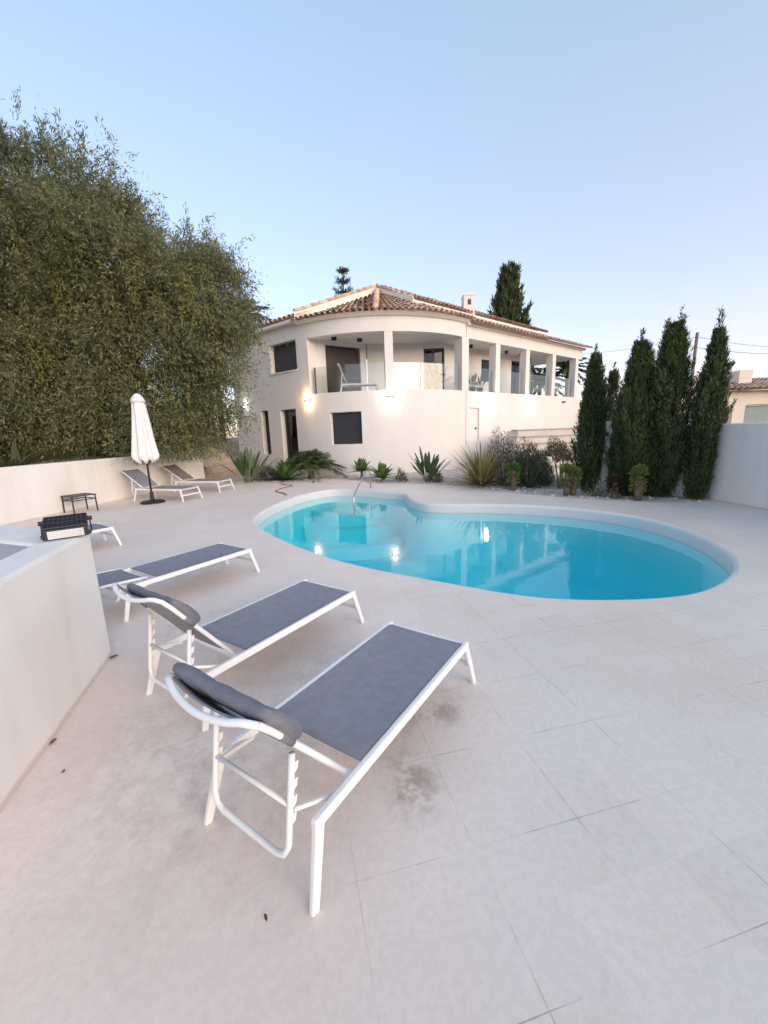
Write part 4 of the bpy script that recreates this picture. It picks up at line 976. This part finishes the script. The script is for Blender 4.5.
# weeping pepper tree: limbs, clumps of twigs, hanging strands
def pepper(x, y, z0, blobs, n_clump, label, mat, seed, name='pepper_tree', leaves_per=42, trunk_top=3.2, hang=.9, trunk_r=.30, strands_mat=None, nstr=0, wisp=26, lean=(0.3, 0)):
    t = thing(name, label, 'tree', (x, y, z0)); r2 = np.random.default_rng(seed)
    b = MB(); b.tube([(0, 0, -.3), (.05, 0, trunk_top * .4), (lean[0] * .7, lean[1] * .7, trunk_top * .75), (lean[0], lean[1], trunk_top)], [trunk_r * 1.15, trunk_r * .9, trunk_r * .8, trunk_r * .75], 12)
    b.build('trunk', M['bark'], t, smooth=True)
    lb = MB()
    for (cx, cy, cz, rx, ry, rz, wgt) in blobs:
        p0 = Vector((lean[0], lean[1], trunk_top * .9)); p3 = Vector((cx, cy, cz)); p1 = p0.lerp(p3, .35) + Vector((0, 0, .5)); p2 = p0.lerp(p3, .7) + Vector((0, 0, .5))
        lb.tube([p0, p1, p2, p3], [trunk_r * .5, trunk_r * .36, trunk_r * .22, .03], 8)
        for i in range(6):
            d_ = Vector((r2.normal() * rx, r2.normal() * ry, abs(r2.normal()) * rz)) * .55; lb.tube([p2, p2.lerp(p3 + d_, .5) + Vector((0, 0, .2)), p3 + d_], [.07, .05, .015], 6)
    lb.build('limbs', M['bark'], t, smooth=True)
    bases = []; dirs = []; Ls = []
    tot = sum(bb[6] for bb in blobs); clumps = []
    for (cx, cy, cz, rx, ry, rz, wgt) in blobs:
        cc_ = np.array([cx, cy, cz]); rr_ = np.array([rx, ry, rz]); nb_ = int(n_clump * wgt / tot)
        for i in range(int(nb_ * .20)):                      # loose filling inside the crown
            d_ = r2.normal(size=3); d_ /= np.linalg.norm(d_); rad = .45 + .4 * r2.random(); c_ = cc_ + d_ * rr_ * rad
            if c_[2] > .15: clumps.append((c_, d_, rad))
        for i in range(int(nb_ * .80 / 46)):                 # boughs that stand proud of it, with gaps between
            d_ = r2.normal(size=3); d_ /= np.linalg.norm(d_); rad = .70 + .42 * r2.random(); bc = cc_ + d_ * rr_ * rad; br_ = .42 + .46 * r2.random()
            for j in range(46):
                q = r2.normal(size=3); q /= np.linalg.norm(q); c_ = bc + (q * r2.random() ** .5 + np.array([0, 0, .15])) * br_ * np.array([1.15, 1.15, .8])
                if c_[2] > .15: clumps.append((c_, d_, 1))
    for c_, d_, rad in clumps:
        m_ = int(leaves_per * (.5 + r2.random())); ln = hang * (.5 + .8 * r2.random())
        # a few twigs per clump: start outward/up, then droop
        tw = r2.integers(3, 6)
        for k_ in range(tw):
            o_ = r2.normal(size=3) * .16; out = d_ * .5 + r2.normal(size=3) * .40 + np.array([0, 0, .35 if d_[2] > .2 else .05]); mm = m_ // tw
            s = r2.random(mm)[:, None]; p = c_ + o_ + out * s * ln * .8 - np.array([0, 0, 1.0]) * (s ** 2) * ln * (.45 if d_[2] > .35 else .75)
            bases.append(p + r2.normal(size=(mm, 3)) * .035); tang = out * .8 - np.array([0, 0, 1.0]) * 2 * s * ln * .6
            dirs.append(tang + r2.normal(size=(mm, 3)) * .75)
    # wispy top twigs against the sky
    for i in range(wisp):
        bb = blobs[r2.integers(0, len(blobs))]; d_ = r2.normal(size=3); d_[2] = abs(d_[2]) + .4; d_ /= np.linalg.norm(d_)
        c_ = np.array(bb[:3]) + d_ * np.array(bb[3:6]) * .97; up = d_ * .8 + np.array([r2.normal() * .25, 0, .8]); mm = 70; s = r2.random(mm)[:, None]
        bases.append(c_ + up * s * (.35 + .5 * r2.random()) + r2.normal(size=(mm, 3)) * .05); dirs.append(up + r2.normal(size=(mm, 3)) * .6)
    bases = np.concatenate(bases); dirs = np.concatenate(dirs); kk = bases[:, 2] > .02; bases, dirs = bases[kk], dirs[kk]
    leaf_mesh('crown', bases, dirs, .07 + .11 * r2.random(len(bases)), .018 + .018 * r2.random(len(bases)), M[mat], t)
    if nstr:
        bs, ds = [], []
        for i in range(nstr):
            bb = blobs[r2.integers(0, len(blobs))]; an = r2.uniform(-2.6, -.5); el = r2.uniform(.0, .75)
            d_ = np.array([math.cos(an) * math.cos(el), math.sin(an) * math.cos(el), math.sin(el)]); p0 = np.array(bb[:3]) + d_ * np.array(bb[3:6]) * 1.03
            ln = r2.uniform(.6, 1.8); mm = int(ln * 42); s = np.linspace(0, 1, mm)[:, None]
            bs.append(p0 + np.array([.10 * r2.normal(), .06, -1]) * s * ln + r2.normal(size=(mm, 3)) * .03); ds.append(np.array([[0, 0, -.8]]) + r2.normal(size=(mm, 3)) * .7)
        bs = np.concatenate(bs); ds = np.concatenate(ds); kk = bs[:, 2] > .1
        leaf_mesh('hanging_strands', bs[kk], ds[kk], .08 + .06 * r2.random(kk.sum()), .03, M[strands_mat], t)
    return t
pepper(-8.25, 13.5, 1.0, [(0.3, -.1, 3.5, 3.2, 2.0, 3.0, 10), (1.0, -.3, 5.0, 2.3, 2.2, 2.0, 5), (2.55, -.2, 4.4, 1.5, 1.7, 1.6, 4), (-.6, -.4, 6.0, 2.3, 2.2, 2.0, 6), (-2.8, -.6, 3.0, 2.6, 2.2, 3.0, 6), (1.0, -.4, 1.7, 1.9, 1.7, 1.4, 4), (-.9, -.6, 2.2, 2.4, 1.2, 1.6, 5)],
       8200, 'huge weeping pepper tree hanging over the garden wall behind the parasol', 'pepper', 5, leaves_per=52, hang=.85, strands_mat='creeper', nstr=120, wisp=60)
pepper(-12.6, 13.8, 1.0, [(.6, 0, 8.7, 2.4, 2.3, 2.2, 6), (2.7, 0, 7.4, 1.8, 1.8, 1.6, 3), (-1.5, 0, 6.5, 2.8, 2.5, 2.6, 5), (0, -.6, 4.0, 3.0, 2.5, 3.2, 6)],
       4000, 'taller pale olive green tree at the left edge behind the pepper tree', 'pepper_light', 9, name='olive_tree', leaves_per=48, hang=.55, wisp=60)

# --- blades (long strap leaves) for agaves, flax, strelitzias, yuccas, palms
def blades(name, specs, mat, parent, segs=5):
    b = MB()
    for (p, d, ln, wd_, droop, shape) in specs:
        p = Vector(p); d = Vector(d).normalized(); side = d.cross(Vector((0, 0, 1)))
        side = side.normalized() if side.length > .05 else Vector((1, 0, 0)); v = []
        for i in range(segs + 1):
            t = i / segs; c_ = p + d * ln * t + Vector((0, 0, -1)) * droop * ln * t * t
            if shape == 'strap': ww = wd_ * (1 - t ** 3) * (.7 + .3 * math.sin(math.pi * t)) + .002
            elif shape == 'agave': ww = wd_ * (math.sin(math.pi * (.18 + .80 * t)) ** .8) + .002
            else: ww = wd_ * (0.10 + (0 if t < .35 else .9 * math.sin(math.pi * min(1, (t - .30) / .72)) ** .7)) + .002
            nrm = side.cross(d).normalized()
            v += [c_ - side * ww / 2 + nrm * ww * .12, c_ - nrm * 0, c_ + side * ww / 2 + nrm * ww * .12]
        b.add(v, [q for i in range(segs) for q in ((3 * i, 3 * i + 1, 3 * i + 4, 3 * i + 3), (3 * i + 1, 3 * i + 2, 3 * i + 5, 3 * i + 4))])
    me = bpy.data.meshes.new(name); me.from_pydata(b.v, [], b.f); me.materials.append(mat)
    return link(name, me, parent, smooth=True)
def rosette(n_, ln, wd_, el0, el1, droop, shape, z=0, jit=.15, r0=.02):
    out = []
    for i in range(n_):
        an = i * 2.39996 + random.uniform(-.3, .3); t = (i + .5) / n_; el = R(lerp(el0, el1, t) + random.uniform(-8, 8)); l = ln * random.uniform(1 - jit, 1 + jit)
        out.append(((r0 * math.cos(an), r0 * math.sin(an), z), (math.cos(an) * math.cos(el), math.sin(an) * math.cos(el), math.sin(el)), l, wd_ * random.uniform(.85, 1.15), droop * random.uniform(.5, 1.4), shape))
    return out
def agave(x, y, s, label, stem=.0, z=0, mat='agave'):
    t = thing('agave', label, 'plant', (x, y, z))
    if stem: MB().tube([(0, 0, -.05), (.02, .01, stem)], [.05, .045], 8).build('stem', M['bark_grey'], t)
    blades('leaves', rosette(38, s, s * .26, 5, 84, .12, 'agave', stem), M[mat], t)
def strel(x, y, h, label, n_=16):
    t = thing('bird_of_paradise_plant', label, 'plant', (x, y, 0))
    blades('leaves', rosette(n_, h, h * .12, 40, 88, .12, 'paddle', 0, .28, .12), M['strel'], t, 8)
def strap_plant(x, y, ln, n_, wd_, el0, el1, droop, mat, label, name='flax_plant', z=0):
    t = thing(name, label, 'plant', (x, y, z)); blades('leaves', rosette(n_, ln, wd_, el0, el1, droop, 'strap', 0, .25, .08), M[mat], t, 6)
def bush(x, y, rx, h, mat, label, n_=2500, z=0, name='shrub', leaf=(.05, .11), lw=.016, up=.5, group=None):
    t = thing(name, label, 'shrub', (x, y, z), group=group)
    tw = MB(); d_ = unit(n_); d_[:, 2] = np.abs(d_[:, 2]); rad = (.35 + .65 * rng.random(n_) ** .6) * (1 + .15 * np.sin(5 * d_[:, 0] + 3 * d_[:, 2]) + .1 * np.sin(9 * d_[:, 1]))
    p = d_ * rad[:, None] * np.array([rx, rx, h]); 
    for i in range(8):
        q = p[rng.integers(0, n_)]; tw.tube([(0, 0, -.03), tuple(q * .5), tuple(q * .9)], [.02, .012, .004], 5)
    tw.build('stems', M['bark_grey'], t)
    leaf_mesh('foliage', p, d_ + rng.normal(size=(n_, 3)) * .5 + np.array([0, 0, up]), leaf[0] + (leaf[1] - leaf[0]) * rng.random(n_), lw, M[mat], t)
def stump_plant(x, y, h, label, mat='yellow_top', n_=2, z=0):
    t = thing('stemmed_succulent', label, 'plant', (x, y, z)); b = MB()
    sp2 = []
    for i in range(n_):
        dx = (i - (n_ - 1) / 2) * .14; hh = h * (1 - .15 * i)
        b.tube([(dx, 0, -.03), (dx * 1.1 + .01, .0, hh * .35), (dx * 1.2, .02, hh * .7)], [.075, .085, .05], 8)
    b.build('stem', M['bark_grey'], t, smooth=True)
    bs = []; ds = []
    for i in range(n_):
        dx = (i - (n_ - 1) / 2) * .17; hh = h * (1 - .15 * i); m_ = 420; d_ = unit(m_); d_[:, 2] = np.abs(d_[:, 2])
        bs.append(np.array([dx, 0.02, hh * .66]) + d_ * np.array([.14, .14, .24 * h]) * (.4 + .6 * rng.random(m_))[:, None]); ds.append(d_ + np.array([0, 0, .5]))
        m2_ = 220; a2 = rng.random(m2_) * 6.28; bs.append(np.stack([dx + .09 * np.cos(a2), .02 + .09 * np.sin(a2), hh * (.25 + .4 * rng.random(m2_))], 1)); ds.append(np.stack([np.cos(a2), np.sin(a2), rng.random(m2_) - .6], 1))
    bs = np.concatenate(bs); ds = np.concatenate(ds)
    leaf_mesh('leaves', bs, ds, .06 + .06 * rng.random(len(bs)), .035, M[mat], t)
def fronds(specs_origin, n_, ln, mat, parent, el0=15, el1=80, droop=.55, leaflet=.22, name='fronds', lw=.018):
    bs = []; ds = []; rb = MB(); o_ = np.array(specs_origin)
    for i in range(n_):
        an = i * 2.39996 + random.uniform(-.2, .2); el = R(lerp(el0, el1, (i + .5) / n_)); l = ln * random.uniform(.85, 1.1)
        d_ = np.array([math.cos(an) * math.cos(el), math.sin(an) * math.cos(el), math.sin(el)]); m_ = 46
        s = np.linspace(.12, 1, m_)[:, None]; p = o_ + d_ * s * l - np.array([0, 0, 1]) * droop * l * s ** 2
        side = np.array([-math.sin(an), math.cos(an), 0]); tg = d_ - np.array([0, 0, 1]) * 2 * droop * s
        for sg in (-1, 1): bs.append(p); ds.append(side * sg * (1.1 - .5 * s) + tg * .55 + np.array([0, 0, -.25]) + rng.normal(size=(m_, 3)) * .12)
        rb.tube([tuple(o_)] + [tuple(p[j]) for j in (8, 18, 30, 45)], [.016, .013, .01, .007, .003], 5)
    bs = np.concatenate(bs); ds = np.concatenate(ds)
    leaf_mesh(name, bs, ds, leaflet * (.7 + .5 * rng.random(len(bs))), lw, M[mat], parent); rb.build('frond_rib', M['palm'], parent)
def palm(x, y, z0, h, ln, label, n_=24, mat='dark_palm', trunk_r=.16, lw=.05, leaflet=.4, group=None):
    t = thing('palm_tree', label, 'palm', (x, y, z0), group=group)
    MB().tube([(0, 0, -.3), (.05, 0, h * .5), (0, 0, h)], [trunk_r * 1.1, trunk_r, trunk_r * .9], 10).build('trunk', M['bark_grey'], t, smooth=True)
    fronds((0, 0, h), n_, ln, mat, t, -15, 75, .45, leaflet, lw=lw)

strel(-4.95, 14.75, 1.2, 'broad leaved plant at the left end of the house bed beside the loungers', 30)
bush(-4.35, 15.2, .50, .55, 'rosemary', 'low grey green bush between the broad leaved plant and the agave')
agave(-3.65, 15.0, .85, 'bright green agave left of the small palm by the house')
t_ = thing('dwarf_palm', 'dwarf palm with arching fronds in front of the glazed house door', 'palm', (-2.75, 15.35, 0))
MB().tube([(0, 0, -.05), (.02, 0, .30)], [.13, .11], 10).build('trunk', M['bark'], t_); fronds((0, 0, .34), 46, 1.5, 'palm', t_, 18, 86, .50, .34)
agave(-.78, 14.7, .56, 'green agave on a short stem, left of the handrail post', .25)
agave(-.02, 13.65, .58, 'green agave just right of the handrail post', .10)
bush(.62, 13.3, .22, .42, 'red_bush', 'small dark reddish succulent between the green agave and the dark broad leaved plant', 500)
strel(1.52, 13.35, .98, 'dark broad leaved plant left of the yellow flax', 30)
bush(1.68, 12.95, .28, .42, 'grey_bush', 'small round grey bush at the foot of the dark broad leaved plant', 1100)
strap_plant(2.95, 11.85, 1.38, 190, .05, 4, 84, .16, 'flax', 'large yellow striped flax with spiky leaves by the pool')
bush(3.7, 12.3, .72, 1.45, 'grey_bush', 'tall grey green shrub just behind the yellow flax', 7000)
stump_plant(3.48, 10.6, .80, 'short stemmed plant at the pool side right of the yellow flax', 'agave', 1)
bush(4.2, 11.35, .70, 1.12, 'rosemary', 'dark rounded rosemary bush right of the yellow flax', 8000, leaf=(.06, .16), up=.9)
strap_plant(4.05, 10.95, .75, 40, .03, 25, 85, .12, 'grey_bush', 'grey spiky grass clump at the foot of the rosemary bush', 'grass_clump')
stump_plant(4.48, 9.5, .82, 'pair of brown stems topped yellow green in front of the leftmost cypress', 'yellow_top', 2)
strap_plant(4.75, 10.6, .95, 18, .05, 40, 85, .1, 'strel', 'upright spiky plant before the white steps block', 'yucca_plant')
bush(5.75, 13.2, .55, .70, 'red_bush', 'reddish green shrub growing beside the villa stairs', 3600, z=.5)
bush(4.95, 9.25, .30, .45, 'grey_bush', 'twiggy grey shrub at the foot of the gate post', 380, leaf=(.03, .07))
stump_plant(5.22, 8.9, .55, 'small reddish stemmed plant below the dark green gate', 'red_bush', 1)
stump_plant(5.52, 8.55, .80, 'pale topped stemmed plant in front of the tallest cypresses', 'yellow_top', 1)
bush(3.1, 13.2, .35, .6, 'grey_bush', 'pale shrub against the villa wall behind the yellow flax', 900)
MB_ = MB().box(4.72, 5.25, 12.4, 12.9, -.05, .72); tag(MB_.build('planter_block', M['stucco_wall'], bevel=.02), 'white block beside the stairs behind the pool plants', 'planter')
# garden behind the left wall
strap_plant(-9.1, 9.9, 1.0, 22, .07, 20, 80, .35, 'grey_bush', 'long leaved yucca standing behind the left end of the garden wall', 'yucca_plant', z=1.0)
strap_plant(-10.0, 11.2, 1.1, 24, .07, 15, 80, .4, 'palm', 'arching yucca deeper in the garden beneath the pepper tree', 'yucca_plant', z=1.0)
bush(-9.6, 9.6, .9, .40, 'hedge', 'low green bush behind the left end of the garden wall', 3200, z=1.0)
bush(-9.3, 11.6, .8, .45, 'hedge', 'low dark bush in the garden behind the side table', 2400, z=1.0)
for i, (x, y, s) in enumerate(((-11.2, 10.5, 1.2), (-12.5, 12, 1.6), (-10.8, 14.5, 1.5))):
    bush(x, y, s, 1.5 * s, 'hedge', 'dense hedge shrub under the trees at the left edge', 6000, z=.9, leaf=(.08, .2), lw=.05, group='hedge shrubs under the trees')
# potted plants standing on the terrace behind the glass
def potted(x, y, h, label, mat='strel'):
    t = thing('potted_plant', label, 'plant', (x, y, 3.205), group='potted plants on the terrace')
    MB().lathe([(.11, 0), (.15, .26), (.165, .27), (.165, .31), (.13, .31), (.12, .27)], 16).build('pot', M['frame'], t, smooth=True)
    blades('leaves', rosette(22, h, h * .10, 30, 86, .15, 'paddle', .27, .3, .03), M[mat], t, 6)
for u_, d_, h_, lb, m_ in ((29, .75, .50, 'low dark potted plant left of the terrace sliding door', 'strel'), (35, .70, .95, 'tall dark potted plant in front of the terrace sliding door', 'dark_palm')):
    p = arc_map(u_, d_, 0); potted(p[0], p[1], h_, lb, m_)
for u_, d_, h_, lb, m_ in ((.75, .75, .60, 'leftmost potted plant in the first straight porch bay', 'palm'), (1.35, .70, .70, 'middle potted plant in the first straight porch bay', 'strel'), (1.95, .75, .62, 'potted plant beside the second column in the first straight porch bay', 'dark_palm')):
    p = right_map(u_, d_, 0); potted(p[0], p[1], h_, lb, m_)
# palms and pine behind the house
palm(-9.9, 25.5, 0, 11.5, 1.9, 'tall palm peeking out behind the right flank of the pepper tree', 26)
palm(-7.75, 25.5, 0, 8.7, 1.7, 'lower palm behind the pepper tree next to the villa eave', 22)
palm(12.7, 33, -2.5, 7.6, 2.2, 'palm seen through the right porch bays left of the other palm', 24, 'palm', lw=.09)
palm(15.3, 34, -2.5, 8.6, 2.3, 'palm seen through the last porch bay at the right end', 24, 'palm', lw=.09)
# young norfolk pine behind the roof
t_ = thing('norfolk_pine', 'young tiered pine standing up behind the left roof slope', 'tree', (-2.25, 30, -2.5))
MB().tube([(0, 0, 0), (0, 0, 15.3)], [.2, .03], 8).build('trunk', M['bark_grey'], t_)
bs = []; ds = []
for lvl in range(9):
    z = 9.6 + lvl * .66; ln = 1.75 * (1 - lvl / 9.6); 
    for j in range(6):
        an = j * math.pi / 3 + lvl * .4; m_ = 50; s = np.linspace(.05, 1, m_)[:, None]; d_ = np.array([math.cos(an), math.sin(an), .38])
        p = np.array([0, 0, z]) + d_ * s * ln; bs.append(p + rng.normal(size=(m_, 3)) * .05); ds.append(d_ * .6 + rng.normal(size=(m_, 3)) * .5 + np.array([0, 0, .5]))
bs = np.concatenate(bs); leaf_mesh('crown', bs, np.concatenate(ds), .24, .055, M['grey_bush'], t_)

# ------------------------------------------------------------------ neighbour house, pole, wires
nh = thing('neighbour_house', 'low cream neighbouring house with brown tiled roof beyond the boundary wall', 'house', (22, 22, 0))
nmap = lambda u, d, z: (u - 22, d, z)
def loc_build(b, name, mat, parent=None, **kw): return b.build(name, mat, parent or nh, **kw)
ncream = stucco('cream_render', (.74, .66, .58), .06)
nb = wall_grid(nmap, [15.2, 32], [-2.6, 3.16], [(18.0, 18.9, 1.3, 2.45), (19.55, 22.2, 1.35, 2.42)], .25); loc_build(nb, 'wall', ncream)
nb = MB(); nb.box(-6.8, 10, .26, 8, -2.6, 3.1); loc_build(nb, 'wall', ncream)
rt2 = MB(); ev = [(-7.2, -.5, 3.16), (10.4, -.5, 3.16)]; tiles(rt2, ev, [(-3.2, 3.4, 4.05), (9, 3.4, 4.05)], 52, .6); loc_build(rt2, 'roof', M['tile'], smooth=True)
nb = MB(); nb.box(-1.95, -1.2, 1.2, 1.9, 3.0, 4.35); loc_build(nb, 'chimney', ncream, bevel=.02)
def nwin(u0, u1, z0, z1):
    b = MB()
    for a0, a1, c0_, c1 in ((u0, u0 + .07, z0, z1), (u1 - .07, u1, z0, z1), (u0 + .07, u1 - .07, z0, z0 + .07), (u0 + .07, u1 - .07, z1 - .07, z1)): b.box(a0 - 22, a1 - 22, .12, .18, c0_, c1)
    wv = loc_build(b, 'window', M['stucco']); b = MB(); b.box(u0 - 21.93, u1 - 22.07, .14, .15, z0 + .07, z1 - .07); loc_build(b, 'pane', M['glass'], wv)
    b = MB(); b.box(u0 - 21.93, u1 - 22.07, .21, .22, z0 + .07, z1 - .07); loc_build(b, 'blind', M['curtain'], wv)
nwin(18.0, 18.9, 1.3, 2.45); nwin(19.55, 22.2, 1.35, 2.42)
b = MB(); b.box(14.6, 17.2, 21.0, 25, -2.6, 2.9); tag(b.build('garden_shed', ncream), 'plain cream outbuilding glimpsed between the cypresses', 'building')
pl = MB(); pl.tube([(11.35, 15.2, -2.6), (11.42, 15.2, 4.75)], [.075, .05], 10); tag(pl.build('utility_pole', M['wood_pole'], smooth=True), 'weathered wooden utility pole rising behind the cypresses', 'pole')
def wire(p, q, sag, label):
    pts = [Vector(p).lerp(Vector(q), t / 16) - Vector((0, 0, sag * 4 * (t / 16) * (1 - t / 16))) for t in range(17)]
    tag(MB().tube(pts, .008, 5).build('power_line', M['black'], smooth=True), label, 'cable')
wire((11.42, 15.2, 4.6), (38, 34, 8.0), .6, 'upper overhead wire running right from the pole')
wire((11.42, 15.2, 4.25), (20, 15.6, 4.3), .35, 'lower overhead wire sagging to the right from the pole')
wire((11.42, 15.2, 4.6), (14.5, 40, 8.6), .4, 'overhead wire running left from the pole towards the villa')
# distant hills round the west and south, behind the camera; the balustrade glass mirrors them
b = MB(); v = []; azs = [85 + 2.5 * i for i in range(75)]
for az in azs:
    c_, d_ = math.sin(R(az)), math.cos(R(az)); hgt = 62 + 20 * math.sin(az * .11) + 9 * math.sin(az * .37 + 1) + 52 * math.exp(-((az - 154) / 8) ** 2) - 34 * math.exp(-((az - 132) / 11) ** 2)
    v += [(c_ * 900, d_ * 900, -3), (c_ * 1100, d_ * 1100, hgt * 1.15), (c_ * 1300, d_ * 1300, -3)]
n_ = len(azs); b.add(v, [q for i in range(n_ - 1) for q in ((3 * i, 3 * i + 3, 3 * i + 4, 3 * i + 1), (3 * i + 1, 3 * i + 4, 3 * i + 5, 3 * i + 2))])
struct(b.build('hills', M['hill'], smooth=True))
